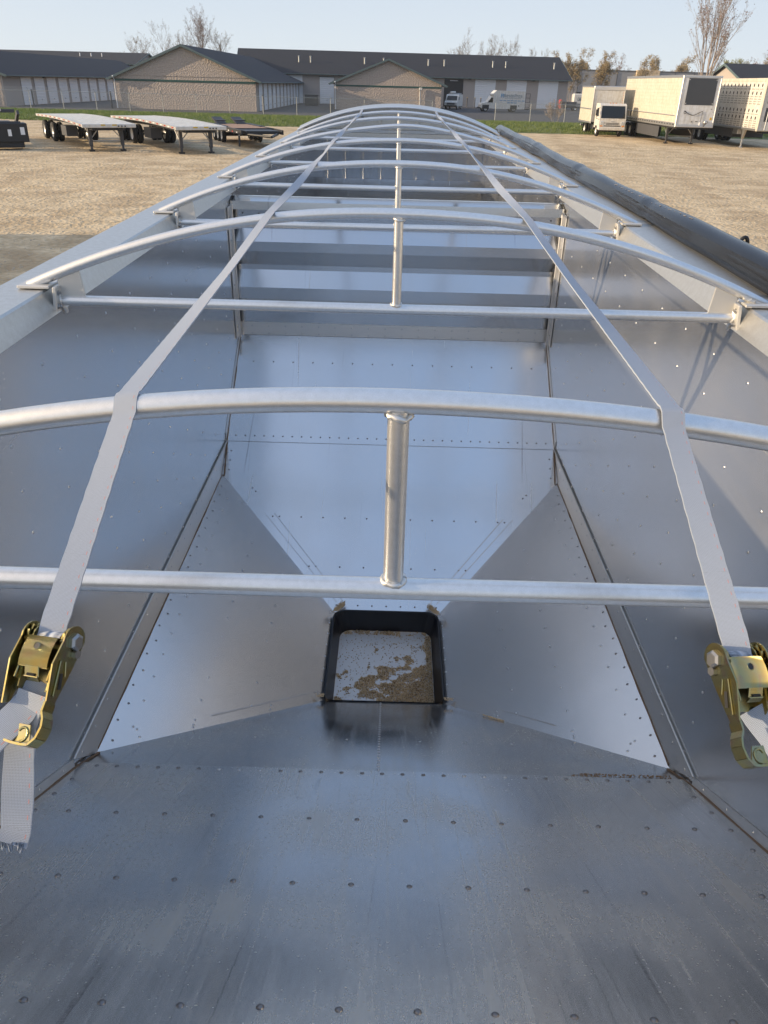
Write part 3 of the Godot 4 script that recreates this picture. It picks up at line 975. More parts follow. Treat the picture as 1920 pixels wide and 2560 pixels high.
func build_running_gear(t: Node3D) -> void:
	for z in [9.7, 10.95]:
		for s in [-1.0, 1.0]:
			for k in [1.12, 0.80]:
				wheel_at(t, Vector3(s * k, 0.52, -z), 0.52, 0.27, Vector3.RIGHT, M.hub)
		var ax := MB.new()
		ax.tube([Vector3(-1.1, 0.52, -z), Vector3(1.1, 0.52, -z)], 0.07, 10)
		obj("axle", ax, M.black, t)
	var mb := MB.new()
	for s in [-1.0, 1.0]:
		mb.box(Vector3(s * 0.5, 0.85, -10.3), Vector3(0.12, 0.55, 2.2), Basis(), 0.01)
	obj("sub_frame", mb, M.black, t)
	for s in [-1.0, 1.0]:
		mb = MB.new()
		mb.box(Vector3(s * 0.9, 0.40, -1.9), Vector3(0.12, 0.72, 0.12), Basis(), 0.01)
		mb.box(Vector3(s * 0.9, 0.03, -1.9), Vector3(0.28, 0.06, 0.28), Basis(), 0.01)
		obj("landing_leg", mb, M.black, t)

# ---------------------------------------------------------------- straps, ratchets, tarpaulin
func ribbon(mb: MB, p: Array, across: Array, w: float, thick: float) -> void:
	# a flat band through the points; across[i] is its width direction
	var along := 0.0
	var prev := []
	for i in p.size():
		var d: Vector3 = (p[min(i + 1, p.size() - 1)] - p[max(i - 1, 0)]).normalized()
		var a: Vector3 = (across[i] - d * across[i].dot(d)).normalized()
		var nrm := a.cross(d).normalized() * thick / 2
		if i > 0: along += p[i].distance_to(p[i - 1])
		var wob := 1.0 + 0.03 * sin(along * 700.0)
		var l: Vector3 = p[i] - a * w / 2 * wob
		var r: Vector3 = p[i] + a * w / 2 * wob
		var now := [l + nrm, r + nrm, l - nrm, r - nrm, along / w * 0.25]
		if i > 0:
			mb.smooth()
			for s in [0, 2]:
				mb.tri(prev[s], prev[s + 1], now[s + 1], Vector2(0, prev[4]), Vector2(1, prev[4]), Vector2(1, now[4]))
				mb.tri(prev[s], now[s + 1], now[s], Vector2(0, prev[4]), Vector2(1, now[4]), Vector2(0, now[4]))
			mb.flat()
			for s in [0, 1]:
				mb.tri(prev[s], now[s], now[s + 2], Vector2(0.1, prev[4]), Vector2(0.1, now[4]), Vector2(0.2, now[4]))
				mb.tri(prev[s], now[s + 2], prev[s + 2], Vector2(0.1, prev[4]), Vector2(0.2, now[4]), Vector2(0.2, prev[4]))
		prev = now

func resample(p: Array, a: Array, step: float) -> Array:
	var q := []
	var b := []
	for i in p.size() - 1:
		var n := maxi(1, int(p[i].distance_to(p[i + 1]) / step))
		for k in n:
			q.append(p[i].lerp(p[i + 1], float(k) / n))
			b.append(a[i].lerp(a[i + 1], float(k) / n))
	q.append(p[-1]); b.append(a[-1])
	return [q, b]

func build_strap(s: float, label: String) -> void:
	var t := thing("ratchet_strap", label, "strap", Vector3.ZERO, "straps over the roof bows")
	var xs := [0.362, 0.408, 0.421, 0.446, 0.458, 0.464, 0.47]
	var pts := []
	var ac := []
	var top: Vector3 = V(s * 0.384, 0.540, 0.684)
	pts.append(V(s * 0.388, 0.566, 0.662)); ac.append(Vector3(1, 0.1 * s, 0))
	pts.append(top); ac.append(Vector3(1, 0.1 * s, 0))
	for i in BOWS.size():
		var x: float = s * xs[i]
		var d := bow_d(x)
		var slope: float = s * (bow_d(absf(x) - 0.01) - bow_d(absf(x) + 0.01)) / 0.02
		var w := Vector3(1, slope, 0).normalized()
		if i == 0:
			pts.append(T(x, d - 0.003, BOWS[0] - 0.0215)); ac.append(w)
			pts.append(T(x, d - 0.0185, BOWS[0] - 0.010)); ac.append(w)
		else:
			pts.append(T(x, d - 0.0192, BOWS[i] - 0.010)); ac.append(w)
		pts.append(T(x, d - 0.0212, BOWS[i])); ac.append(w)
		pts.append(T(x, d - 0.0192, BOWS[i] + 0.010)); ac.append(w)
		if i < BOWS.size() - 1:
			# a slack half twist between the farther bows
			var f := 0.5
			var xm: float = s * lerpf(xs[i], xs[i + 1], f)
			var tw := 0.25 if i < 1 else 0.55
			pts.append(T(xm, bow_d(xm) - 0.012, lerpf(BOWS[i], BOWS[i + 1], f))); ac.append(Vector3(1, slope + tw * s * (1 if i % 2 else -1), 0).normalized())
	pts.append(T(s * 0.47, 0.36, 11.0)); ac.append(Vector3.RIGHT)
	pts.append(T(s * 0.47, 0.50, 11.25)); ac.append(Vector3.RIGHT)
	var rs := resample(pts, ac, 0.012)
	var mb := MB.new()
	ribbon(mb, rs[0], rs[1], 0.0305, 0.0022)
	obj("webbing", mb, M.web, t)
	# the fixed end below the ratchet and the loose tail
	mb = MB.new()
	var ends: Array
	if s < 0:
		ends = [V(-0.388, 0.588, 0.640), V(-0.405, 0.606, 0.612), V(-0.440, 0.628, 0.566), V(-0.49, 0.672, 0.48), V(-0.55, 0.74, 0.342)]
	else:
		ends = [V(0.398, 0.592, 0.636), V(0.414, 0.608, 0.612), V(0.440, 0.636, 0.560), V(0.48, 0.672, 0.48), V(0.52, 0.74, 0.342)]
	rs = resample(ends, [Vector3(1, 0.2 * s, 0.3), Vector3(1, 0.3 * s, 0.3), Vector3(1, 0.3 * s, 0.3), Vector3(1, 0.2 * s, 0), Vector3.RIGHT], 0.01)
	ribbon(mb, rs[0], rs[1], 0.034, 0.0022)
	obj("fixed_end", mb, M.web, t)
	mb = MB.new()
	var tail: Array
	if s < 0:
		tail = [V(-0.394, 0.590, 0.626), V(-0.404, 0.620, 0.606), V(-0.4065, 0.655, 0.588), V(-0.4045, 0.695, 0.560), V(-0.4035, 0.714, 0.545), V(-0.4085, 0.726, 0.538)]
	else:
		tail = [V(0.404, 0.592, 0.622), V(0.418, 0.622, 0.602), V(0.428, 0.66, 0.582), V(0.434, 0.70, 0.565), V(0.436, 0.73, 0.56), V(0.434, 0.75, 0.555)]
	rs = resample(tail, [Vector3(1, 0, 0.1), Vector3(1, 0.1, 0.2), Vector3(1, 0, 0), Vector3(1, 0, -0.1), Vector3(1, -0.05, 0), Vector3(1, -0.3, 0)], 0.008)
	ribbon(mb, rs[0], rs[1], 0.0335, 0.0024)
	# frayed threads at the cut end
	for k in 26:
		var a: Vector3 = tail[-1] + Vector3(rng.randf_range(-0.016, 0.014), rng.randf_range(-0.002, 0.004), 0)
		mb.tube([a, a + Vector3(jitter(0.003) - 0.001, -0.005 - rng.randf() * 0.006, 0.002 + jitter(0.003))], 0.0008, 4)
	if s < 0:
		obj("loose_tail", mb, M.web, t)
	build_ratchet(t, s)

func build_ratchet(t: Node3D, s: float) -> void:
	var at := V(s * 0.383, 0.556, 0.668)
	var up := (V(s * 0.362, 0.362, 0.945) - V(s * 0.386, 0.575, 0.655)).normalized()
	if s < 0:
		up = (up + Vector3(0.10, 0, 0)).normalized()
	else:
		up = (up + Vector3(-0.06, 0, 0)).normalized()
	var x := (Vector3.RIGHT - up * up.x).normalized()
	x = x.rotated(up, -0.26 * 1.0 if s < 0 else 0.30)
	var nz := x.cross(up)
	var b := Basis(x, up, nz).scaled_local(Vector3.ONE * 0.86)
	var F := func(px: float, py: float, pz: float) -> Vector3: return at + b * Vector3(px, py, pz)
	# frame: two cheeks holding the spool
	var mb := MB.new()
	for e in [-1.0, 1.0]:
		var poly := []
		for k in 9:
			var a := PI * k / 8.0
			poly.append(F.call(e * 0.0215, 0.008 + 0.014 * sin(a), 0.013 * cos(a) + 0.001))
		poly.append(F.call(e * 0.0215, -0.030, -0.013)); poly.append(F.call(e * 0.0215, -0.062, -0.012)); poly.append(F.call(e * 0.0215, -0.068, -0.002)); poly.append(F.call(e * 0.0215, -0.060, 0.006)); poly.append(F.call(e * 0.0215, -0.028, 0.012))
		mb.prism(poly, b * Vector3(e * 0.0022, 0, 0))
	mb.box(F.call(0, -0.040, -0.012), Vector3(0.043, 0.040, 0.002), b)
	var rf := obj("ratchet", mb, M.zinc, t)
	rf.set_meta("label", "yellow zinc plated ratchet buckle with spring handle")
	# spool with hexagonal ends and wound webbing
	mb = MB.new()
	mb.lathe_small(F.call(-0.040, 0.004, 0.0), x, [Vector2(0.0002, 0), Vector2(0.0085, 0), Vector2(0.0085, 0.080), Vector2(0.0002, 0.080)], 6, false)
	obj("spool", mb, M.bolt, rf)
	mb = MB.new()
	mb.lathe_small(F.call(-0.018, 0.004, 0.0), x, [Vector2(0.0125, 0), Vector2(0.0125, 0.036)], 16)
	obj("wound_webbing", mb, M.web, rf)
	# toothed wheels outside the cheeks
	for e in [-1.0, 1.0]:
		mb = MB.new()
		var tooth := []
		for k in 36:
			var a := TAU * k / 36.0
			var rr := 0.0165 if k % 3 == 0 else (0.0185 if k % 3 == 1 else 0.0205)
			tooth.append(F.call(e * 0.0262, 0.004 + rr * sin(a), rr * cos(a)))
		mb.prism(tooth, b * Vector3(e * 0.0032, 0, 0))
		obj("toothed_wheel", mb, M.zinc, rf)
	# handle: two long cheeks, a bridge plate across the front and a looped grip
	var hd: MeshInstance3D = null
	for e in [-1.0, 1.0]:
		mb = MB.new()
		var poly := []
		for k in 11:
			var a := PI * (k / 10.0) - 0.25
			poly.append(F.call(e * 0.0318, 0.006 + 0.0205 * sin(a), 0.0200 * cos(a) + 0.002))
		poly.append(F.call(e * 0.0318, -0.03, -0.012)); poly.append(F.call(e * 0.0318, -0.080, -0.002)); poly.append(F.call(e * 0.0318, -0.084, 0.010)); poly.append(F.call(e * 0.0318, -0.030, 0.026))
		mb.prism(poly, b * Vector3(e * 0.0022, 0, 0))
		var ck := obj("handle" if e < 0 else "handle_cheek", mb, M.zinc, t if e < 0 else hd)
		if e < 0:
			hd = ck
	for e in [-1.0, 1.0]:
		# raised rib and a slot with its spring on each cheek
		mb = MB.new()
		mb.box(F.call(e * 0.0352, -0.044, 0.010), Vector3(0.0025, 0.045, 0.004), b * Basis(Vector3.RIGHT, 0.2), 0.0008)
		mb.box(F.call(e * 0.0350, -0.030, 0.001), Vector3(0.0025, 0.020, 0.003), b * Basis(Vector3.RIGHT, 0.45), 0.0008)
		obj("rib", mb, M.zinc, hd)
		mb = MB.new()
		mb.box(F.call(e * 0.0345, -0.046, 0.002), Vector3(0.0012, 0.020, 0.005), b * Basis(Vector3.RIGHT, 0.3))
		obj("slot", mb, M.black, hd)
		mb = MB.new()
		mb.lathe_small(F.call(e * 0.0335, 0.006, 0.002), x * e, [Vector2(0.0115, 0), Vector2(0.0115, 0.005), Vector2(0.008, 0.0075), Vector2(0.0002, 0.0075)], 6, false)
		mb.lathe_small(F.call(e * 0.0335, -0.008, -0.006), x * e, [Vector2(0.006, 0), Vector2(0.006, 0.006), Vector2(0.0002, 0.006)], 6, false)
		obj("pivot_nut", mb, M.bolt, hd)
	# bridge plate: a bent plate with turned-down sides and a notched lower edge
	mb = MB.new()
	var arc := []
	for k in 7:
		var f := k / 6.0
		arc.append([0.004 - 0.040 * f, 0.0235 - 0.0035 * (2.0 * f - 1.0) * (2.0 * f - 1.0)])
	for k in 6:
		mb.smooth()
		for o in [0.0, -0.002]:
			mb.quad(F.call(-0.0225, arc[k][0], arc[k][1] + o), F.call(0.0225, arc[k][0], arc[k][1] + o), F.call(0.0225, arc[k + 1][0], arc[k + 1][1] + o), F.call(-0.0225, arc[k + 1][0], arc[k + 1][1] + o))
		for e in [-1.0, 1.0]:
			mb.quad(F.call(e * 0.0225, arc[k][0], arc[k][1]), F.call(e * 0.0225, arc[k + 1][0], arc[k + 1][1]), F.call(e * 0.0285, arc[k + 1][0], arc[k + 1][1] - 0.012), F.call(e * 0.0285, arc[k][0], arc[k][1] - 0.012))
	mb.flat()
	mb.box(F.call(0, -0.041, 0.017), Vector3(0.022, 0.014, 0.0022), b * Basis(Vector3.RIGHT, 0.5), 0.0008)
	mb.box(F.call(0, -0.049, 0.012), Vector3(0.022, 0.010, 0.0022), b * Basis(Vector3.RIGHT, 1.1), 0.0008)
	for e in [-1.0, 1.0]:
		mb.box(F.call(e * 0.025, -0.042, 0.010), Vector3(0.003, 0.018, 0.012), b, 0.0008)
	var bp := obj("bridge_plate", mb, M.zinc, hd)
	mb = MB.new()
	mb.lathe_small(F.call(-0.002, -0.010, 0.0222), nz, [Vector2(0.0052, 0), Vector2(0.0052, 0.0012), Vector2(0.0042, 0.0016)], 14)
	obj("hole_rim", mb, M.zinc, bp)
	mb = MB.new()
	mb.lathe_small(F.call(-0.002, -0.010, 0.0222), nz, [Vector2(0.0042, 0.0012), Vector2(0.0002, 0.0012)], 14)
	obj("hole", mb, M.black, bp)
	mb = MB.new()
	mb.box(F.call(0, -0.0455, 0.0165), Vector3(0.012, 0.004, 0.002), b * Basis(Vector3.RIGHT, 0.8))
	obj("slot", mb, M.black, bp)
	# looped grip: one band bent into a hook below the inner cheek
	mb = MB.new()
	var inner := 1.0 if s < 0 else -1.0
	var line := [Vector2(0.0325, -0.074), Vector2(0.0325, -0.086), Vector2(0.0375, -0.094), Vector2(0.0400, -0.104), Vector2(0.0375, -0.118), Vector2(0.0300, -0.127), Vector2(0.0200, -0.128), Vector2(0.004, -0.1275), Vector2(-0.006, -0.126)]
	for k in line.size() - 1:
		var p0: Vector2 = line[k]; var p1: Vector2 = line[k + 1]
		var dv := (p1 - p0).normalized()
		var nv := Vector2(-dv.y, dv.x) * 0.0014
		var poly := []
		for q in [p0 - nv, p1 - nv, p1 + nv, p0 + nv]:
			poly.append(F.call(inner * q.x, q.y, -0.006))
		mb.prism(poly, b * Vector3(0, 0, 0.020))
	var curl := []
	for k in 10:
		var a := -PI * 0.5 + PI * 1.35 * k / 9.0
		curl.append(F.call(inner * (0.012 + 0.0075 * cos(a)), -0.116 + 0.0085 * sin(a), 0.006))
	mb.tube(curl, 0.0016, 6)
	mb.prism([F.call(inner * 0.018, -0.1245, -0.004), F.call(inner * -0.008, -0.1245, -0.004), F.call(inner * -0.008, -0.103, -0.004), F.call(inner * 0.010, -0.103, -0.004)], b * Vector3(0, 0, -0.002))
	obj("grip", mb, M.zinc, hd)

func build_tarp() -> void:
	var t := thing("rolled_tarp", "glossy black vinyl tarpaulin rolled up along the right top rail", "tarp")
	var pts := []
	var rad := []
	var n := 150
	for k in n + 1:
		var z := 0.2 + (11.75 - 0.2) * k / n
		var w := 0.006 * sin(z * 1.7) + 0.004 * sin(z * 4.1 + 1.0)
		pts.append(T(1.348 + 0.004 * z + w * 0.6, 0.588 + 0.004 * sin(z * 1.1 + 0.6), z))
		var ribs := 0.0
		for q in [1.1, 2.62, 4.35, 6.2, 8.3, 10.4]:
			ribs -= 0.006 * exp(-pow((z - q) / 0.018, 2.0))
			ribs += 0.004 * exp(-pow((z - q - 0.12) / 0.09, 2.0))
		rad.append(0.061 + 0.004 * sin(z * 2.3) + 0.002 * sin(z * 7.0) + ribs)
	var mb := MB.new()
	mb.tube(pts, rad, 22)
	var roll := obj("roll", mb, M.tarp, t)
	# loose outer edge of the roll: a flap lying along it
	mb = MB.new()
	mb.smooth()
	var m := 90
	for k in m:
		var q := []
		for e in [0, 1]:
			var z: float = 0.3 + 11.2 * (k + e) / m
			var i := int((z - 0.2) / (11.55) * n)
			var c: Vector3 = pts[clampi(i, 0, n)]
			var a0 := 2.55 + 0.1 * sin(z * 2.0)
			q.append(c + Vector3(cos(a0), sin(a0), 0) * (rad[clampi(i, 0, n)] + 0.0025))
			var a1 := a0 + 0.75 + 0.15 * sin(z * 3.1)
			q.append(c + Vector3(cos(a1), sin(a1), 0) * (rad[clampi(i, 0, n)] + 0.003 + 0.004 * absf(sin(z * 5.0))))
		mb.quad(q[0], q[2], q[3], q[1])
	obj("loose_edge", mb, M.tarp, t)
	# scuffs on top of the roll
	var rows := MB.new()
	for k in 46:
		var z := 3.7 + 1.5 * pow(rng.randf(), 0.8)
		var i := int((z - 0.2) / 11.55 * n)
		var a := PI / 2 + 0.35 + 0.10 * sin(z * 3.0) + jitter(0.06)
		var c: Vector3 = pts[i] + Vector3(cos(a), sin(a), 0) * (rad[i] + 0.0008)
		rows.box(c, Vector3(0.0015 + rng.randf() * 0.003, 0.0008, 0.004 + rng.randf() * rng.randf() * 0.05), Basis(Vector3.UP, jitter(0.5)))
	tag(obj("scuffs", rows, M.scuff, roll), "", "", "", "stuff")
	# tie-down loops standing above the outer side
	for z in [3.32]:
		mb = MB.new()
		var loop := []
		for k in 9:
			var a := PI * k / 8.0
			loop.append(T(1.43 + 0.016 * cos(a), 0.558 - 0.03 * sin(a), z))
		mb.tube(loop, 0.008, 7)
		obj("tie_loop", mb, M.black, t)

# ---------------------------------------------------------------- ground
func build_ground() -> void:
	var mb := MB.new()
	mb.quad(G(-1500, 0, -300), G(-1500, 0, 2200), G(1500, 0, 2200), G(1500, 0, -300))
	var lot := obj("ground", mb, M.gravel, self)
	tag(lot, "tan packed gravel of the truck lot", "ground", "", "structure")
	# wheel ruts: shallow gravel ridges pushed up on both sides of each track
	var rr := RandomNumberGenerator.new()
	rr.seed = 55
	for k in 26:
		var side := -1.0 if k % 2 == 0 else 1.0
		var z0 := rr.randf_range(15, 62)
		var bend := rr.randf_range(-7, 7)
		var tilt := rr.randf_range(-0.28, 0.28)
		var from := 3.5 if side > 0 else -3.5
		for pair in [0.0, 2.0]:
			mb = MB.new()
			mb.smooth()
			var prev := []
			for i in 41:
				var f := i / 40.0
				var x: float = from + side * f * (0.62 * z0 + 6.0)
				var z: float = z0 + pair + tilt * (x - from) + bend * (f - 0.5) * (f - 0.5) + 0.10 * sin(x * 1.7 + k)
				var h := 0.012 + 0.016 * absf(sin(x * 0.9 + k * 2.0)) * minf(1.0, 6.0 * minf(f, 1.0 - f))
				var now := []
				for c in [[-0.30, -0.003], [-0.20, h], [-0.11, 0.004], [0.11, 0.004], [0.20, h * 0.8], [0.30, -0.003]]:
					now.append(G(x, c[1], z + c[0]))
				if i > 0:
					for c in 5:
						mb.quad(prev[c], now[c], now[c + 1], prev[c + 1])
				prev = now
			obj("wheel_rut", mb, M.gravel, lot)
	mb = MB.new()
	mb.quad(G(-160, 0.02, 92.2), G(-160, 0.02, 215), G(75, 0.02, 215), G(75, 0.02, 92.2))
	tag(obj("pavement", mb, M.asphalt, self), "dark asphalt between the storage sheds", "pavement", "", "structure")
	# grass bank, slightly crowned
	mb = MB.new()
	mb.smooth()
	for i in 60:
		for j in 5:
			var q := []
			for e in [[0, 0], [1, 0], [1, 1], [0, 1]]:
				var x: float = -120.0 + 240.0 * (i + e[0]) / 60.0
				var v: float = (j + e[1]) / 5.0
				var z: float = lerpf(71.0 + 0.6 * sin(x * 0.35) + 0.4 * sin(x * 1.3), 92.0, v)
				q.append(G(x, 0.006 + 0.22 * sin(v * PI) + (0.02 if v > 0.9 else 0.0), z))
			mb.quad(q[0], q[3], q[2], q[1])
	var verge := obj("grass_verge", mb, M.grass, self)
	tag(verge, "green grass bank along the chain link fence", "grass", "", "structure")
	# blades of grass on the bank
	var tuft := MB.new()
	var r := RandomNumberGenerator.new()
	r.seed = 77
	for k in 7:
		var a := r.randf() * TAU
		var o := Vector3(r.randf_range(-0.12, 0.12), 0, r.randf_range(-0.12, 0.12))
		var h := r.randf_range(0.07, 0.16)
		tuft.tri(o + Vector3(cos(a), 0, sin(a)) * 0.012, o - Vector3(cos(a), 0, sin(a)) * 0.012, o + Vector3(sin(a) * 0.06, h, cos(a) * 0.06))
	var places := []
	for k in 26000:
		var x := r.randf_range(-62, 48)
		var v := pow(r.randf(), 1.2)
		var z := lerpf(71.0, 91.8, v)
		places.append(Transform3D(Basis(Vector3.UP, r.randf() * TAU).scaled(Vector3.ONE * r.randf_range(0.8, 1.9)), G(x, 0.0 + 0.22 * sin(v * PI), z)))
	tag(copies("grass_blades", tuft.done(), M.blade, self, places), "short green grass blades growing on the bank", "grass", "", "stuff")
	# loose stones on the lot
	var st := MB.new()
	st.lathe(Vector3(0, -0.01, 0), Vector3.UP, [Vector2(0.016, 0), Vector2(0.02, 0.012), Vector2(0.012, 0.024), Vector2(0.0005, 0.028)], 5, false)
	places = []
	for k in 9000:
		var z := r.randf_range(12, 66)
		var x := r.randf_range(-0.62, 0.62) * z
		if absf(x) < 2.0 and z < 13.0:
			continue
		places.append(Transform3D(Basis(Vector3.UP, r.randf() * TAU).scaled(Vector3(r.randf_range(0.5, 1.8), r.randf_range(0.5, 1.2), r.randf_range(0.5, 1.6))), G(x, 0.0, z)))
	tag(copies("loose_stones", st.done(), M.stone, self, places), "loose tan stones scattered over the gravel lot", "gravel", "", "stuff")

# ---------------------------------------------------------------- fence
func build_fence(xs: Array, z0: float, z1: float, label: String) -> void:
	var base := G((xs[0] + xs[-1]) / 2, 0, (z0 + z1) / 2)
	var t := thing("chain_link_fence", label, "fence", base)
	var zat := func(x: float) -> float: return lerpf(z0, z1, (x - xs[0]) / (xs[-1] - xs[0]))
	var h := 1.86
	for i in xs.size():
		var p: Vector3 = G(xs[i], 0.0, zat.call(xs[i])) - base
		var mb := MB.new()
		mb.tube([p, p + Vector3(0, h + 0.02, 0)], 0.032, 7)
		var post := obj("post", mb, M.steel_post, t)
		mb = MB.new()
		mb.tube([p + Vector3(0, h, 0), p + Vector3(-0.02, h + 0.30, 0.26)], 0.018, 5)
		obj("barb_arm", mb, M.steel_post, post)
	var a: Vector3 = G(xs[0], 0, z0) - base
	var b: Vector3 = G(xs[-1], 0, z1) - base
	var mb := MB.new()
	mb.tube([a + Vector3(0, h, 0), b + Vector3(0, h, 0)], 0.022, 6)
	obj("top_pipe", mb, M.steel_post, t)
	mb = MB.new()
	for k in 3:
		var o := Vector3(-0.02, h + 0.10 * (k + 1), 0.087 * (k + 1))
		mb.tube([a + o, b + o], 0.006, 4)
	obj("barbed_wire", mb, M.steel_post, t)
	mb = MB.new()
	mb.quad(a + Vector3(0, 0.05, 0.03), b + Vector3(0, 0.05, 0.03), b + Vector3(0, h, 0.03), a + Vector3(0, h, 0.03))
	obj("wire_mesh", mb, M.mesh_wire, t)

# ---------------------------------------------------------------- buildings
func ribbed_door(parent: Node, c: Vector3, w: float, h: float, right: Vector3, out: Vector3, m: Material) -> void:
	# a roll-up door of shallow horizontal slats, centre of its foot at c
	var mb := MB.new()
	var n := int(h / 0.3)
	for k in n:
		var y0 := h * k / n
		var y1 := h * (k + 1) / n
		var l := c - right * w / 2
		var r := c + right * w / 2
		mb.quad(l + Vector3(0, y0, 0) + out * 0.01, r + Vector3(0, y0, 0) + out * 0.01, r + Vector3(0, y1 - 0.05, 0) + out * 0.03, l + Vector3(0, y1 - 0.05, 0) + out * 0.03)
		mb.quad(l + Vector3(0, y1 - 0.05, 0) + out * 0.03, r + Vector3(0, y1 - 0.05, 0) + out * 0.03, r + Vector3(0, y1, 0) + out * 0.01, l + Vector3(0, y1, 0) + out * 0.01)
	var d := obj("door", mb, m, parent)
	mb = MB.new()
	mb.box(c + Vector3(0, 0.55, 0) + out * 0.045, Vector3(0.16, 0.05, 0.16), Basis(), 0.01)
	obj("handle", mb, M.black, d)

# a gabled shed; its ridge runs along the depth (along_x false) or across (true)
func shed(called: String, label: String, x0: float, x1: float, z0: float, z1: float, eave: float, ridge: float, along_x: bool, wall: Material, yaw := 0.0) -> Node3D:
	var base := G((x0 + x1) / 2, 0, (z0 + z1) / 2)
	var t := thing(called, label, "building", base, "", yaw)
	var hx := (x1 - x0) / 2
	var hz := (z1 - z0) / 2
	var mb := MB.new()
	var e := eave - 0.06
	if along_x:
		mb.prism([Vector3(-hx, 0, hz), Vector3(-hx, 0, -hz), Vector3(-hx, e, -hz), Vector3(-hx, ridge - 0.12, 0), Vector3(-hx, e, hz)], Vector3(2 * hx, 0, 0))
	else:
		mb.prism([Vector3(-hx, 0, hz), Vector3(hx, 0, hz), Vector3(hx, e, hz), Vector3(0, ridge - 0.12, hz), Vector3(-hx, e, hz)], Vector3(0, 0, -2 * hz))
	obj("wall", mb, wall, t)
	# roof: two slabs with overhang
	var run := hz if along_x else hx
	var ov := 0.75
	var drop := (ridge - eave) / run * ov
	var l := (hx if along_x else hz) + 0.45
	mb = MB.new()
	for s in [-1.0, 1.0]:
		var p: Array
		if along_x:
			p = [Vector3(-l, ridge, 0), Vector3(l, ridge, 0), Vector3(l, eave - drop, s * (run + ov)), Vector3(-l, eave - drop, s * (run + ov))]
		else:
			p = [Vector3(0, ridge, l), Vector3(0, ridge, -l), Vector3(s * (run + ov), eave - drop, -l), Vector3(s * (run + ov), eave - drop, l)]
		mb.prism(p, Vector3(0, -0.10, 0))
	var roof := obj("roof", mb, M.shingle, t)
	# rake boards on both gables, gutters along both eaves
	for s in [-1.0, 1.0]:
		for g in [-1.0, 1.0]:
			mb = MB.new()
			var a: Vector3
			var b: Vector3
			if along_x:
				a = Vector3(g * (l + 0.015), ridge - 0.10, 0); b = Vector3(g * (l + 0.015), eave - drop - 0.10, s * (run + ov))
				mb.prism([a + Vector3(0, 0.12, 0), b + Vector3(0, 0.12, 0), b + Vector3(0, -0.14, 0), a + Vector3(0, -0.14, 0)], Vector3(g * 0.04, 0, 0))
			else:
				a = Vector3(0, ridge - 0.10, g * (l + 0.015)); b = Vector3(s * (run + ov), eave - drop - 0.10, g * (l + 0.015))
				mb.prism([a + Vector3(0, 0.12, 0), b + Vector3(0, 0.12, 0), b + Vector3(0, -0.14, 0), a + Vector3(0, -0.14, 0)], Vector3(0, 0, g * 0.04))
			obj("rake_board", mb, M.trim, roof)
		mb = MB.new()
		if along_x:
			mb.box(Vector3(0, eave - drop - 0.08, s * (run + ov + 0.06)), Vector3(2 * l, 0.13, 0.12), Basis(), 0.02)
		else:
			mb.box(Vector3(s * (run + ov + 0.06), eave - drop - 0.08, 0), Vector3(0.12, 0.13, 2 * l), Basis(), 0.02)
		obj("gutter", mb, M.trim, roof)
	return t

func downspout(t: Node, p: Vector3, h: float, out: Vector3) -> void:
	var mb := MB.new()
	mb.tube([p + Vector3(0, h + 0.1, 0) + out * 0.6, p + Vector3(0, h - 0.25, 0) + out * 0.12, p + Vector3(0, 0.05, 0) + out * 0.12], 0.075, 6)
	obj("downspout", mb, M.door_white, t)

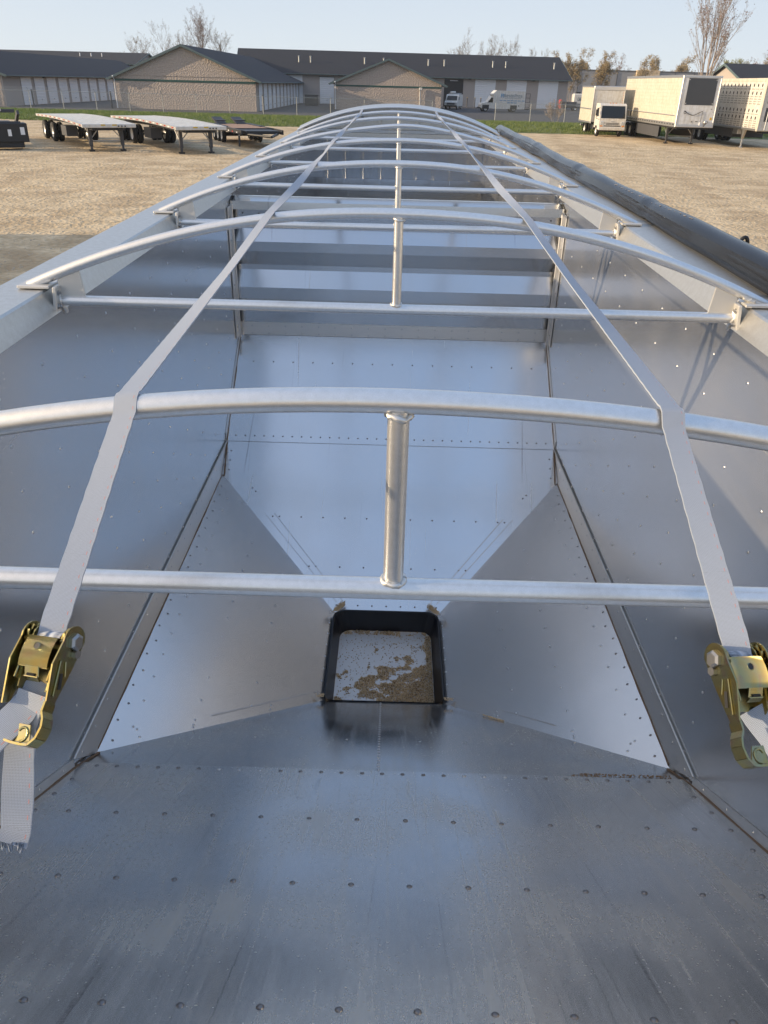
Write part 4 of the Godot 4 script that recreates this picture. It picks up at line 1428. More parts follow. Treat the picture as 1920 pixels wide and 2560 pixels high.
func build_sheds() -> void:
	# shed with the large gable
	var t := shed("storage_shed", "tan block storage shed with large gable and green band behind the flatbeds", -33.6, -16.9, 103, 157, 3.45, 6.75, false, M.block)
	var c := t.position
	var mb := MB.new()
	mb.box(G(-25.25, 3.02, 102.98) - c, Vector3(16.72, 0.22, 0.05), Basis(), 0.01)
	obj("green_band", mb, M.green, t)
	mb = MB.new()
	mb.prism([G(-33.2, 3.5, 102.97) - c, G(-17.3, 3.5, 102.97) - c, G(-25.25, 6.45, 102.97) - c], Vector3(0, 0, 0.02))
	obj("gable_face", mb, M.block, t)
	for k in 13:
		ribbed_door(t, G(-16.86, 0.05, 106.2 + 3.85 * k) - c, 2.75, 2.9, Vector3(0, 0, 1), Vector3.RIGHT, M.door_white)
	downspout(t, G(-33.55, 0, 102.98) - c, 3.3, Vector3(0, 0, 1))
	# shed with the row of doors at the far left
	t = shed("storage_shed", "long storage shed with a row of tall white doors at the left fence", -62.5, -45.4, 99.7, 178, 3.45, 5.98, false, M.smooth_block)
	c = t.position
	for k in 18:
		ribbed_door(t, G(-45.36, 0.05, 105.9 + 3.87 * k) - c, 2.95, 2.95, Vector3(0, 0, 1), Vector3.RIGHT, M.door_white)
	mb = MB.new()
	mb.prism([G(-62.3, 0.02, 99.64) - c, G(-45.6, 0.02, 99.64) - c, G(-45.6, 3.3, 99.64) - c, G(-53.95, 5.7, 99.64) - c, G(-62.3, 3.3, 99.64) - c], Vector3(0, 0, -0.04))
	obj("gable_face", mb, M.block, t)
	for k in 3:
		ribbed_door(t, G(-47.6 - 3.6 * k, 0.05, 99.58) - c, 2.4, 2.6, Vector3.RIGHT, Vector3(0, 0, 1), M.door_white)
	mb = MB.new()
	mb.box(G(-45.2, 3.05, 111) - c, Vector3(0.3, 0.2, 0.3), Basis(), 0.03)
	obj("wall_lamp", mb, M.black, t)
	# shed behind, ridge across
	t = shed("storage_shed", "grey-roofed shed showing above the row of white doors", -96, -50.5, 168, 186, 5.6, 7.5, true, M.smooth_block)
	c = t.position
	for x in [-62.5, -60.3, -58.2]:
		mb = MB.new()
		mb.tube([G(x, 6.2, 173) - c, G(x, 7.2, 173) - c], 0.10, 6)
		obj("roof_vent", mb, M.door_white, t)
	# middle gable
	t = shed("storage_shed", "small tan block shed with green band behind the trailer's end cap", -8.75, 5.85, 119.8, 141, 3.5, 6.25, false, M.block)
	c = t.position
	mb = MB.new()
	mb.box(G(-1.45, 2.95, 119.78) - c, Vector3(14.62, 0.20, 0.05), Basis(), 0.01)
	obj("green_band", mb, M.green, t)
	for k in 5:
		ribbed_door(t, G(-8.79, 0.05, 122.3 + 3.85 * k) - c, 2.75, 2.8, Vector3(0, 0, 1), Vector3.LEFT, M.door_white)
	downspout(t, G(-8.7, 0, 119.8) - c, 3.3, Vector3(0, 0, 1))
	mb = MB.new()
	mb.tube([G(2.95, 0.1, 119.6) - c, G(2.95, 2.6, 119.6) - c], 0.10, 6)
	mb.box(G(3.0, 2.75, 119.5) - c, Vector3(0.45, 0.35, 0.35), Basis(), 0.05)
	obj("meter_pipe", mb, M.white, t)
	# long shop with overhead doors
	var yaw := 0.10
	t = shed("workshop", "long grey workshop with dark roof, vent pipes and tall overhead doors", -28, 28.7, 150, 168, 4.75, 8.15, true, M.smooth_block, yaw)
	for d in [[-13.2, 2.4, 3.95, 0], [8.6, 3.3, 4.2, 1], [14.1, 3.6, 4.25, 0], [19.6, 3.5, 4.25, 0], [25.2, 3.5, 4.3, 0], [-19.0, 3.4, 4.2, 0]]:
		var foot := Vector3(d[0] - 0.35, 0.05, 9.02)
		if d[3] == 1:
			mb = MB.new()
			mb.box(foot + Vector3(0, d[2] / 2, 0.0), Vector3(d[1], d[2], 0.05))
			obj("open_doorway", mb, M.black, t)
			mb = MB.new()
			mb.box(foot + Vector3(0, d[2] - 0.25, 0.05), Vector3(1.4, 0.10, 0.06))
			obj("strip_light", mb, M.door_white, t)
		else:
			ribbed_door(t, foot, d[1], d[2], Vector3.RIGHT, Vector3(0, 0, 1), M.door_white)
		mb = MB.new()
		mb.box(foot + Vector3(0, d[2] + 0.07, 0.03), Vector3(d[1] + 0.2, 0.12, 0.10), Basis(), 0.01)
		obj("lintel", mb, M.trim, t)
	for x in [-18.2, -16.2, -6.9, -3.6, 4.2, 7.0, 15.6, 17.9, 26.6]:
		mb = MB.new()
		mb.tube([Vector3(x, 5.3, 5.2), Vector3(x, 7.05, 5.2)], 0.13, 7)
		mb.box(Vector3(x, 7.1, 5.2), Vector3(0.34, 0.10, 0.34), Basis(), 0.03)
		obj("roof_vent", mb, M.steel_post, t)
	for x in [-11.0, 11.0, 22.2]:
		mb = MB.new()
		mb.box(Vector3(x, 4.35, 9.15), Vector3(0.5, 0.28, 0.25), Basis(), 0.06)
		obj("wall_lamp", mb, M.black, t)
	# low warehouse far off, and a dark roof at the right edge
	t = thing("warehouse", "low flat-roofed grey warehouse far behind the parked semi trailer", "building", G(66, 0, 236))
	mb = MB.new()
	mb.box(Vector3(2, 3.75, -10), Vector3(48, 7.5, 30), Basis(), 0.05)
	obj("wall", mb, M.far_wall, t)
	mb = MB.new()
	mb.box(Vector3(-1.2, 3.95, 5.2), Vector3(6, 7.7, 1.2), Basis(), 0.05)
	obj("entrance_block", mb, M.far_cream, t)
	for k in 9:
		mb = MB.new()
		mb.box(Vector3(-19 + 5 * k, 3.7, 5.08), Vector3(0.14, 7.2, 0.16))
		obj("panel_joint", mb, M.dark_grey, t)
	mb = MB.new()
	mb.box(Vector3(2, 7.58, -10), Vector3(48.4, 0.16, 30.4), Basis(), 0.03)
	obj("roof_edge", mb, M.dark_grey, t)
	t = shed("barn", "dark hip-roofed shed at the right behind the livestock trailer", 41.5, 66, 104, 121, 4.1, 6.5, true, M.smooth_block)
	mb = MB.new()
	mb.tube([Vector3(-6, 5.5, 3), Vector3(-6, 6.6, 3)], 0.12, 6)
	obj("roof_vent", mb, M.steel_post, t)

# ---------------------------------------------------------------- trees
func grow(called: String, label: String, at: Vector3, h: float, lean: float, spread: float, seed_: int, bark: Material, leaf: Material, leaves: int, leaf_size: float, stems := 1, first := 0.3, group := "") -> Node3D:
	var t := thing(called, label, "tree", at, group)
	var r := RandomNumberGenerator.new()
	r.seed = seed_
	var wood := MB.new()
	var twig := MB.new()
	var tips := []
	var stack := []
	for s in stems:
		var a := r.randf() * TAU
		var off := Vector3(cos(a), 0, sin(a)) * (0.0 if stems == 1 else 0.25)
		stack.append([off, (Vector3.UP + off * lean * 1.6 + Vector3(r.randf_range(-lean, lean) * 0.3, 0, 0)).normalized(), h * r.randf_range(0.78, 1.0) * (0.72 if stems == 1 else 0.95), h * 0.016 / sqrt(stems), 0])
	while stack.size() > 0:
		var b = stack.pop_back()
		var p: Vector3 = b[0]
		var d: Vector3 = b[1]
		var level: int = b[4]
		var n := 6 if level == 0 else (4 if level == 1 else 3)
		var pts := [p]
		var rad := [b[3]]
		for k in n:
			d = (d + Vector3(r.randf_range(-1, 1), r.randf_range(-0.3, 0.6), r.randf_range(-1, 1)) * (0.10 if level == 0 else 0.20) + Vector3.UP * 0.05).normalized()
			p += d * b[2] / n
			pts.append(p)
			rad.append(b[3] * (1.0 - 0.82 * (k + 1) / n))
			if level >= 2:
				tips.append(p)
		if level <= 1:
			wood.tube(pts, rad, 6 if level == 0 else 5, false)
		else:
			twig.tube(pts, rad, 3, false)
		if level < 4:
			var kids: int = [11, 7, 5, 3][level] if stems == 1 else [11, 6, 5, 3][level]
			for k in kids:
				var f := r.randf_range(first if level == 0 else 0.15, 1.0)
				var i := clampi(int(f * n), 0, n - 1)
				var q: Vector3 = pts[i].lerp(pts[i + 1], f * n - i)
				var dir: Vector3 = (pts[i + 1] - pts[i]).normalized()
				var a := r.randf() * TAU
				var side := dir.cross(Vector3.UP if absf(dir.y) < 0.9 else Vector3.RIGHT).normalized().rotated(dir, a)
				var open := spread * r.randf_range(0.6, 1.2)
				stack.append([q, (dir + side * open).normalized(), b[2] * r.randf_range(0.34, 0.62) * (1.15 - 0.5 * f), maxf(rad[i] * 0.55, 0.009), level + 1])
	obj("trunk", wood, bark, t)
	var crown := obj("crown", twig, bark, t)
	if leaves > 0:
		var mb := MB.new()
		for k in leaves:
			var c: Vector3 = tips[r.randi() % tips.size()] + Vector3(r.randf_range(-1, 1), r.randf_range(-1, 1), r.randf_range(-1, 1)) * leaf_size * 1.6
			var u := Vector3(r.randf_range(-1, 1), r.randf_range(-0.4, 1), r.randf_range(-1, 1)).normalized() * leaf_size * r.randf_range(0.5, 1.3)
			var v := u.cross(Vector3(r.randf_range(-1, 1), r.randf_range(-1, 1), r.randf_range(-1, 1))).normalized() * leaf_size * 0.45
			mb.tri(c, c + u * 0.5 + v, c + u)
			mb.tri(c, c + u, c + u * 0.5 - v)
		tag(obj("buds", mb, leaf, crown), "", "", "", "stuff")
	return t

func build_trees() -> void:
	grow("budding_tree", "tall upright budding tree rising behind the white semi trailer", G(34.4, 0, 100), 15.0, 0.30, 0.33, 12, M.bark_pale, M.bud, 2400, 0.12, 3, 0.28)
	var g := "bare trees behind the large gable shed"
	grow("bare_tree", "low bare tree standing left of the tallest bare trees behind the gable", G(-56.8, 0, 190), 9.9, 0.4, 0.75, 21, M.bark, M.bud_tan, 700, 0.13, 3, 0.35, g)
	grow("bare_tree", "leaning bare tree just behind the large gable's left rake", G(-47.8, 0, 188), 11.9, 0.5, 0.65, 22, M.bark, M.bud_tan, 800, 0.13, 3, 0.35, g)
	grow("bare_tree", "densest and tallest bare tree behind the large gable's peak", G(-42.6, 0, 186), 12.5, 0.3, 0.6, 23, M.bark, M.bud, 1600, 0.15, 3, 0.3, g)
	grow("bare_tree", "thin bare tree behind the navy roof right of the gable's peak", G(-37.4, 0, 190), 11.4, 0.4, 0.6, 24, M.bark, M.bud_tan, 800, 0.13, 2, 0.3, g)
	g = "bare treetops above the workshop roof"
	for a in [[12.6, 10.9, 31, "small bare treetop above the workshop roof, beside the evergreen-like tuft"], [15.6, 11.7, 32, "highest bare treetop above the workshop roof"], [18.9, 11.4, 33, "wide bare treetop above the workshop roof between taller ones"], [21.6, 10.8, 35, "thin bare treetop above the workshop roof near the pair of vents"], [27.0, 11.0, 34, "lone bare treetop above the workshop roof toward its right end"], [32.0, 10.3, 36, "lowest bare treetop above the workshop roof by its last vent"]]:
		grow("bare_tree", a[3], G(a[0], 0, 205), a[1], 0.3, 0.6, a[2], M.bark, M.bud_tan, 500, 0.13, 2, 0.3, g)
	g = "trees in front of the far warehouse"
	grow("leafing_tree", "dense tan leafing tree right beside the workshop's end wall", G(39.3, 0, 200), 9.8, 0.35, 0.65, 41, M.bark_pale, M.bud_tan, 7000, 0.20, 3, 0.15, g)
	grow("leafing_tree", "round tan leafing tree in front of the grey warehouse wall", G(46.0, 0, 205), 9.2, 0.35, 0.65, 42, M.bark, M.bud_tan, 5600, 0.20, 2, 0.2, g)
	grow("leafing_tree", "young tan tree in front of the warehouse's cream entrance block", G(58.8, 0, 212), 8.8, 0.35, 0.6, 43, M.bark_pale, M.bud_tan, 4200, 0.20, 3, 0.2, g)
	g = "trees beyond the far warehouse"
	for a in [[60.5, 285, 10.6, 51, 0, "small yellow-green tree above the warehouse roof beside the round tan tree"], [69.5, 285, 12.2, 52, 2, "wide bare tree above the warehouse roof"], [83.5, 285, 11.0, 53, 0, "green leafing tree above the warehouse roof right of the cream block"], [90.0, 285, 11.2, 54, 0, "green leafing tree left of the tall upright budding tree"], [104.0, 285, 10.8, 55, 1, "olive green tree right of the tall upright budding tree"], [109.0, 285, 11.6, 56, 1, "bright yellow-green tree beside the dark hip roof"], [115.5, 285, 12.8, 57, 2, "purplish bare tree above the dark hip roof"], [119.0, 285, 14.5, 58, 0, "tan leafing tree above the dark hip roof"]]:
		grow("leafing_tree", a[5], G(a[0], 0, a[1]), a[2], 0.35, 0.65, a[3], M.bark, [M.bud_tan, M.leaf_young, M.bud][a[4]], [5600, 6200, 1200][a[4]], 0.26, 2, 0.2, g)
	# low growth at the foot of the fence
	grow("bare_bush", "small leafless bush at the fence near the white box truck", G(16.6, 0, 91), 1.9, 0.9, 0.7, 61, M.bark_pale, M.bud_tan, 120, 0.05, 5, 0.1)
	t_skyline()

# a dim line of woodland at the horizon
func t_skyline() -> void:
	var r := RandomNumberGenerator.new()
	r.seed = 9
	var mb := MB.new()
	for k in 9000:
		var x := r.randf_range(-330, 330)
		var top := 7.0 + 3.0 * sin(x * 0.05) + 2.0 * sin(x * 0.17 + 1.0)
		var c := G(x, r.randf_range(0.2, maxf(top, 2.0)), 420 + r.randf_range(-14, 14))
		var u := Vector3(r.randf_range(-1, 1), r.randf_range(0.3, 1), r.randf_range(-1, 1)).normalized() * r.randf_range(0.7, 1.8)
		var v := u.cross(Vector3(r.randf_range(-1, 1), r.randf_range(-1, 1), r.randf_range(-1, 1))).normalized() * 0.6
		mb.tri(c, c + u * 0.5 + v, c + u)
		mb.tri(c, c + u, c + u * 0.5 - v)
	tag(obj("woodland", mb, M.bark, self), "hazy far-off leafless woodland along the horizon", "woodland", "", "stuff")

# ---------------------------------------------------------------- vehicles
func part(called: String, c: Vector3, s: Vector3, m: Material, parent: Node, bevel := 0.01, basis := Basis()) -> MeshInstance3D:
	var mb := MB.new()
	mb.box(c, s, basis, bevel)
	return obj(called, mb, m, parent)

func bar(called: String, pts: Array, r: float, m: Material, parent: Node, sides := 6) -> MeshInstance3D:
	var mb := MB.new()
	mb.tube(pts, r, sides)
	return obj(called, mb, m, parent)

func dual_wheels(t: Node, z: float, r := 0.50, half := 1.16) -> void:
	for s in [-1.0, 1.0]:
		wheel_at(t, Vector3(s * (half - 0.14), r, z), r, 0.26, Vector3(s, 0, 0), M.hub)
		wheel_at(t, Vector3(s * (half - 0.46), r, z), r, 0.26, Vector3(s, 0, 0), M.hub)
	bar("axle", [Vector3(-half + 0.2, r, z), Vector3(half - 0.2, r, z)], 0.07, M.black, t)

func landing_gear(t: Node, z: float, x: float, top: float, m: Material) -> void:
	for s in [-1.0, 1.0]:
		var o := part("landing_leg", Vector3(s * x, top * 0.62, z), Vector3(0.17, top * 0.76, 0.15), m, t)
		part("foot", Vector3(s * x, 0.04, z), Vector3(0.26, 0.08, 0.26), M.black, o)
		part("inner_leg", Vector3(s * x, top * 0.18, z), Vector3(0.11, top * 0.32, 0.10), m, o)
		bar("brace", [Vector3(s * x, top * 0.5, z), Vector3(s * (x - 0.45), top * 0.95, z)], 0.03, M.alloy, o)
		bar("drag_brace", [Vector3(s * x, top * 0.42, z), Vector3(s * x, top * 0.95, z - 0.8)], 0.03, M.alloy, o)
	bar("cross_shaft", [Vector3(-x, top * 0.45, z), Vector3(x, top * 0.45, z)], 0.025, M.alloy, t)

func flatbed(label: String, x: float, z: float, yaw: float, length: float) -> void:
	var t := thing("flatbed_trailer", label, "trailer", G(x, 0, z), "parked flatbed trailers", yaw)
	var crown := func(q: float) -> float: return 1.27 + 0.09 * sin(PI * clampf(q / length, 0, 1))
	var n := 16
	# deck planks running lengthwise, each a piece of its own
	for k in 7:
		var mb := MB.new()
		var xa := -1.24 + 2.48 * k / 7.0 + 0.012
		var xb := -1.24 + 2.48 * (k + 1) / 7.0 - 0.012
		for i in n:
			var q0 := length * i / n
			var q1 := length * (i + 1) / n
			var y0: float = crown.call(q0)
			var y1: float = crown.call(q1)
			mb.quad(Vector3(xa, y0, -q0), Vector3(xa, y1, -q1), Vector3(xb, y1, -q1), Vector3(xb, y0, -q0))
			mb.quad(Vector3(xa, y0 - 0.03, -q0), Vector3(xa, y1 - 0.03, -q1), Vector3(xa, y1, -q1), Vector3(xa, y0, -q0))
			mb.quad(Vector3(xb, y0 - 0.03, -q0), Vector3(xb, y1 - 0.03, -q1), Vector3(xb, y1, -q1), Vector3(xb, y0, -q0))
		obj("deck_plank", mb, M.deck_alloy, t)
	for s in [-1.0, 1.0]:
		var mb := MB.new()
		for i in n:
			var q0 := length * i / n
			var q1 := length * (i + 1) / n
			var d := Vector3(0, crown.call(q1) - crown.call(q0), -(q1 - q0))
			mb.box(Vector3(s * 1.28, (crown.call(q0) + crown.call(q1)) / 2 - 0.055, -(q0 + q1) / 2), Vector3(0.06, 0.13, d.length() + 0.01), Basis(Vector3.RIGHT, atan2(d.y, -d.z)))
		var rail := obj("side_rail", mb, M.alloy, t)
		for k in int(length / 0.62):
			var q := 0.35 + 0.62 * k
			part("reflector", Vector3(s * 1.315, crown.call(q) - 0.06, -q), Vector3(0.008, 0.05, 0.26), M.red if k % 2 == 0 else M.door_white, rail, 0.0)
		mb = MB.new()
		for i in n:
			var q0 := length * i / n
			var q1 := length * (i + 1) / n
			var dep := 0.30 if q0 > 2.0 else 0.16
			mb.box(Vector3(s * 0.5, (crown.call(q0) + crown.call(q1)) / 2 - 0.06 - dep / 2, -(q0 + q1) / 2), Vector3(0.12, dep, length / n + 0.01))
		obj("main_beam", mb, M.black, t)
	for k in 12:
		var q := 0.6 + (length - 1.0) * k / 11.0
		part("cross_member", Vector3(0, crown.call(q) - 0.10, -q), Vector3(2.44, 0.09, 0.07), M.black, t, 0.0)
	var head := part("front_beam", Vector3(0, 1.20, 0.05), Vector3(2.62, 0.16, 0.10), M.white, t, 0.015)
	for k in 3:
		bar("air_coupling", [Vector3(-0.16 + 0.16 * k + 0.6, 1.19, 0.08), Vector3(-0.16 + 0.16 * k + 0.6, 1.19, 0.15)], 0.035, M.black, head)
	for s in [-0.3, 0.25]:
		part("yellow_marker", Vector3(s, 1.24, 0.105), Vector3(0.22, 0.06, 0.01), M.yellow, head, 0.0)
	part("king_pin_plate", Vector3(0, 1.05, -0.9), Vector3(1.6, 0.12, 1.6), M.black, t)
	landing_gear(t, -0.9, 0.78, 1.1, M.dark_grey)
	for q in [8.4, 10.9]:
		dual_wheels(t, -q, 0.50, 1.24)
	part("tool_box", Vector3(-0.85, 0.72, -5.4), Vector3(0.6, 0.5, 1.3), M.dark_grey, t)

func lowboy() -> void:
	var t := thing("equipment_trailer", "low black equipment trailer with red-brown plank deck and three axles", "trailer", G(-7.5, 0, 47.2), "", 0.42)
	var l := 8.2
	for k in 9:
		var mb := MB.new()
		mb.box(Vector3(-1.0 + 0.25 * k, 0.86, -1.9 - (l - 1.9) / 2), Vector3(0.235, 0.05, l - 2.0), Basis(), 0.006)
		obj("deck_plank", mb, M.plank, t)
	for s in [-1.0, 1.0]:
		var r := part("side_rail", Vector3(s * 1.17, 0.80, -l / 2), Vector3(0.09, 0.24, l), M.black, t)
		for k in 7:
			part("reflector", Vector3(s * 1.22, 0.76, -1.0 - k * 1.0), Vector3(0.01, 0.06, 0.26), M.red if k % 2 else M.door_white, r, 0.0)
		part("fender", Vector3(s * 1.12, 0.90, -l + 2.3), Vector3(0.34, 0.05, 3.4), M.black, t)
	part("front_beam", Vector3(0, 0.78, -1.85), Vector3(2.4, 0.30, 0.14), M.black, t)
	part("front_deck", Vector3(0, 0.80, -0.9), Vector3(1.9, 0.16, 1.9), M.black, t)
	for q in [l - 1.15, l - 2.2, l - 3.25]:
		for s in [-1.0, 1.0]:
			wheel_at(t, Vector3(s * 1.12, 0.40, -q), 0.40, 0.24, Vector3(s, 0, 0), M.hub)
		bar("axle", [Vector3(-1.1, 0.4, -q), Vector3(1.1, 0.4, -q)], 0.06, M.black, t)
	for s in [-0.62, 0.62]:
		var b := Basis(Vector3.RIGHT, 0.20)
		var rp := part("loading_ramp", Vector3(s, 1.02, -l + 0.15), Vector3(0.62, 0.10, 1.7), M.black, t, 0.01, b)
		for k in 6:
			part("cleat", Vector3(s, 1.09, -l - 0.5 + 0.25 * k) , Vector3(0.60, 0.05, 0.05), M.dark_grey, rp, 0.0, b)
	# drawbar and parking leg
	for s in [-1.0, 1.0]:
		bar("drawbar", [Vector3(s * 0.9, 0.72, -0.1), Vector3(0, 0.68, 1.8)], 0.07, M.black, t)
	var leg := part("jack_leg", Vector3(-0.95, 0.45, -1.6), Vector3(0.10, 0.9, 0.10), M.dark_grey, t)
	part("decal", Vector3(-0.95, 0.62, -1.54), Vector3(0.07, 0.16, 0.01), M.door_white, leg, 0.0)
	part("tail_marker", Vector3(0.2, 0.74, -1.75), Vector3(0.30, 0.12, 0.02), M.red, t, 0.0)
	part("tail_marker", Vector3(0.55, 0.74, -1.75), Vector3(0.30, 0.12, 0.02), M.door_white, t, 0.0)

func gooseneck() -> void:
	var t := thing("gooseneck_trailer", "black steel gooseneck trailer front with open sloping frame at the left", "trailer", G(-19.9, 0, 41.6), "", 0.5)
	part("front_box", Vector3(0.35, 0.78, -0.6), Vector3(2.5, 0.85, 1.1), M.black, t, 0.03)
	part("lower_box", Vector3(0.3, 0.30, -0.6), Vector3(2.1, 0.40, 0.9), M.black, t, 0.03)
	for s in [-1.0, 1.0]:
		var b := Basis(Vector3.RIGHT, -0.28)
		part("frame_beam", Vector3(0.35 + s * 0.95, 1.32, -1.5), Vector3(0.13, 0.20, 2.6), M.dark_grey, t, 0.01, b)
	part("frame_head", Vector3(0.35, 1.66, -2.7), Vector3(2.0, 0.16, 0.16), M.dark_grey, t, 0.01)
	part("frame_foot", Vector3(0.35, 1.22, -0.35), Vector3(2.0, 0.12, 0.12), M.dark_grey, t, 0.01)
	for k in 4:
		part("chain_hook", Vector3(0.0 + 0.22 * k, 1.70, -2.55), Vector3(0.10, 0.12, 0.10), M.alloy, t, 0.02)
	part("tail_lamp", Vector3(-0.55, 1.12, -0.03), Vector3(0.22, 0.10, 0.03), M.red, t, 0.01)
	part("decal", Vector3(0.75, 0.78, -0.04), Vector3(0.16, 0.30, 0.01), M.door_white, t, 0.0)
	part("decal", Vector3(1.35, 0.86, -0.04), Vector3(0.20, 0.34, 0.01), M.door_white, t, 0.0)
	for q in [2.6, 3.7]:
		dual_wheels(t, -q, 0.42, 1.35)
	part("deck", Vector3(0.3, 0.86, -6.0), Vector3(2.4, 0.14, 6.6), M.black, t, 0.02)
	part("tail_frame", Vector3(0.3, 0.55, -8.6), Vector3(2.0, 0.5, 0.2), M.black, t, 0.02)
	dual_wheels(t, -8.0, 0.42, 1.25)

func box_truck() -> void:
	var t := thing("box_truck", "white box truck with cab facing the lot beside the semi trailer", "truck", G(16.95, 0, 68.0))
	# cab from its side profile
	var mb := MB.new()
	var prof := [Vector2(0.0, 0.52), Vector2(-0.02, 0.78), Vector2(0.02, 1.30), Vector2(0.34, 2.22), Vector2(0.62, 2.36), Vector2(1.72, 2.34), Vector2(1.80, 2.20), Vector2(1.80, 0.62), Vector2(1.42, 0.62), Vector2(1.34, 0.95), Vector2(0.72, 0.95), Vector2(0.62, 0.52)]
	var poly := []
	for p in prof:
		poly.append(Vector3(-1.03, p.y, -p.x))
	mb.prism(poly, Vector3(2.06, 0, 0))
	var cab := obj("cab", mb, M.white, t)
	# windscreen, a pane set into the slanting front
	var d := Vector3(0, 0.92, -0.32).normalized()
	var nrm := Vector3(0, 0.32, 0.92).normalized()
	mb = MB.new()
	var a := Vector3(0, 1.33, -0.03) + nrm * 0.012
	mb.prism([a + Vector3(-0.95, 0, 0), a + Vector3(0.95, 0, 0), a + Vector3(0.90, 0, 0) + d * 0.90, a + Vector3(-0.90, 0, 0) + d * 0.90], nrm * 0.012)
	obj("windscreen", mb, M.glass, cab)
	for s in [-0.3, 0.45]:
		bar("wiper", [a + Vector3(s, 0.0, 0.02), a + Vector3(s + 0.4, 0.10, 0.0) + nrm * 0.03], 0.012, M.black, cab, 4)
	for s in [-1.0, 1.0]:
		var door := part("door", Vector3(s * 1.035, 1.45, -0.85), Vector3(0.02, 1.35, 0.95), M.white, cab, 0.008)
		mb = MB.new()
		mb.prism([Vector3(s * 1.047, 1.45, -0.45), Vector3(s * 1.047, 1.40, -1.22), Vector3(s * 1.047, 2.02, -1.22), Vector3(s * 1.047, 2.02, -0.58)], Vector3(s * 0.006, 0, 0))
		obj("window", mb, M.glass, door)
		part("handle", Vector3(s * 1.055, 1.28, -1.15), Vector3(0.02, 0.05, 0.16), M.black, door, 0.005)
		var arm := bar("mirror_arm", [Vector3(s * 1.02, 2.05, -0.30), Vector3(s * 1.30, 2.02, -0.12), Vector3(s * 1.32, 1.35, -0.12), Vector3(s * 1.03, 1.22, -0.2)], 0.014, M.black, cab, 5)
		part("mirror", Vector3(s * 1.32, 1.72, -0.12), Vector3(0.14, 0.42, 0.08), M.black, arm, 0.02)
		part("headlamp", Vector3(s * 0.82, 0.98, 0.005), Vector3(0.30, 0.26, 0.05), M.lamp_clear, cab, 0.03)
		part("turn_lamp", Vector3(s * 0.86, 0.78, 0.02), Vector3(0.22, 0.08, 0.03), M.amber, cab, 0.01)
		part("fog_lamp", Vector3(s * 0.72, 0.60, 0.045), Vector3(0.18, 0.10, 0.03), M.black, cab, 0.01)
	for y in [0.90, 0.99]:
		part("grille_bar", Vector3(0, y, 0.022), Vector3(1.0, 0.035, 0.02), M.dark_grey, cab, 0.005)
	part("grille", Vector3(0, 0.79, 0.018), Vector3(1.35, 0.06, 0.02), M.black, cab, 0.005)
	part("badge", Vector3(0, 1.11, 0.012), Vector3(0.34, 0.04, 0.02), M.alloy, cab, 0.005)
	part("bumper", Vector3(0, 0.60, 0.02), Vector3(2.08, 0.24, 0.10), M.white, cab, 0.03)
	for k in 3:
		part("marker_lamp", Vector3(-0.22 + 0.22 * k, 2.38, -0.62), Vector3(0.09, 0.05, 0.07), M.amber, cab, 0.015)
	# box with corner posts, front cap and rub rail
	var bx := part("cargo_box", Vector3(-0.05, 2.25, -4.45), Vector3(2.46, 2.56, 4.6), M.cream, t, 0.03)
	part("front_panel", Vector3(-0.05, 2.13, -2.135), Vector3(2.30, 2.28, 0.02), M.white, bx, 0.005)
	part("front_cap", Vector3(-0.05, 3.40, -2.12), Vector3(2.50, 0.30, 0.06), M.alloy, bx, 0.04)
	for s in [-1.0, 1.0]:
		part("corner_post", Vector3(-0.05 + s * 1.215, 2.2, -2.13), Vector3(0.08, 2.40, 0.08), M.white, bx, 0.02)
		part("rub_rail", Vector3(-0.05 + s * 1.24, 1.90, -4.45), Vector3(0.02, 0.09, 4.5), M.alloy, bx, 0.005)
		part("roof_rail", Vector3(-0.05 + s * 1.235, 3.48, -4.45), Vector3(0.03, 0.10, 4.6), M.alloy, bx, 0.008)
		part("sill", Vector3(-0.05 + s * 1.20, 0.94, -4.45), Vector3(0.06, 0.12, 4.6), M.alloy, bx, 0.005)
	for k in 6:
		part("cap_light", Vector3(1.08, 2.2 + 0.18 * k, -2.12), Vector3(0.03, 0.06, 0.02), M.amber, bx, 0.0)
	for s in [-1.0, 1.0]:
		part("chassis_rail", Vector3(s * 0.4, 0.74, -4.0), Vector3(0.10, 0.22, 5.6), M.black, t)
		wheel_at(t, Vector3(s * 0.90, 0.40, -1.03), 0.40, 0.24, Vector3(s, 0, 0), M.hub)
		wheel_at(t, Vector3(s * 0.98, 0.40, -5.0), 0.40, 0.22, Vector3(s, 0, 0), M.hub)
		wheel_at(t, Vector3(s * 0.72, 0.40, -5.0), 0.40, 0.22, Vector3(s, 0, 0), M.hub)
		part("mud_flap", Vector3(s * 0.85, 0.48, -5.6), Vector3(0.5, 0.6, 0.02), M.black, t, 0.0)
	bar("axle", [Vector3(-0.9, 0.4, -1.03), Vector3(0.9, 0.4, -1.03)], 0.05, M.black, t)
	bar("axle", [Vector3(-0.9, 0.4, -5.0), Vector3(0.9, 0.4, -5.0)], 0.08, M.black, t)
	part("fuel_tank", Vector3(-0.72, 0.62, -2.9), Vector3(0.5, 0.42, 0.9), M.black, t, 0.06)
	part("step_bumper", Vector3(0, 0.6, -6.75), Vector3(2.2, 0.16, 0.12), M.alloy, t)

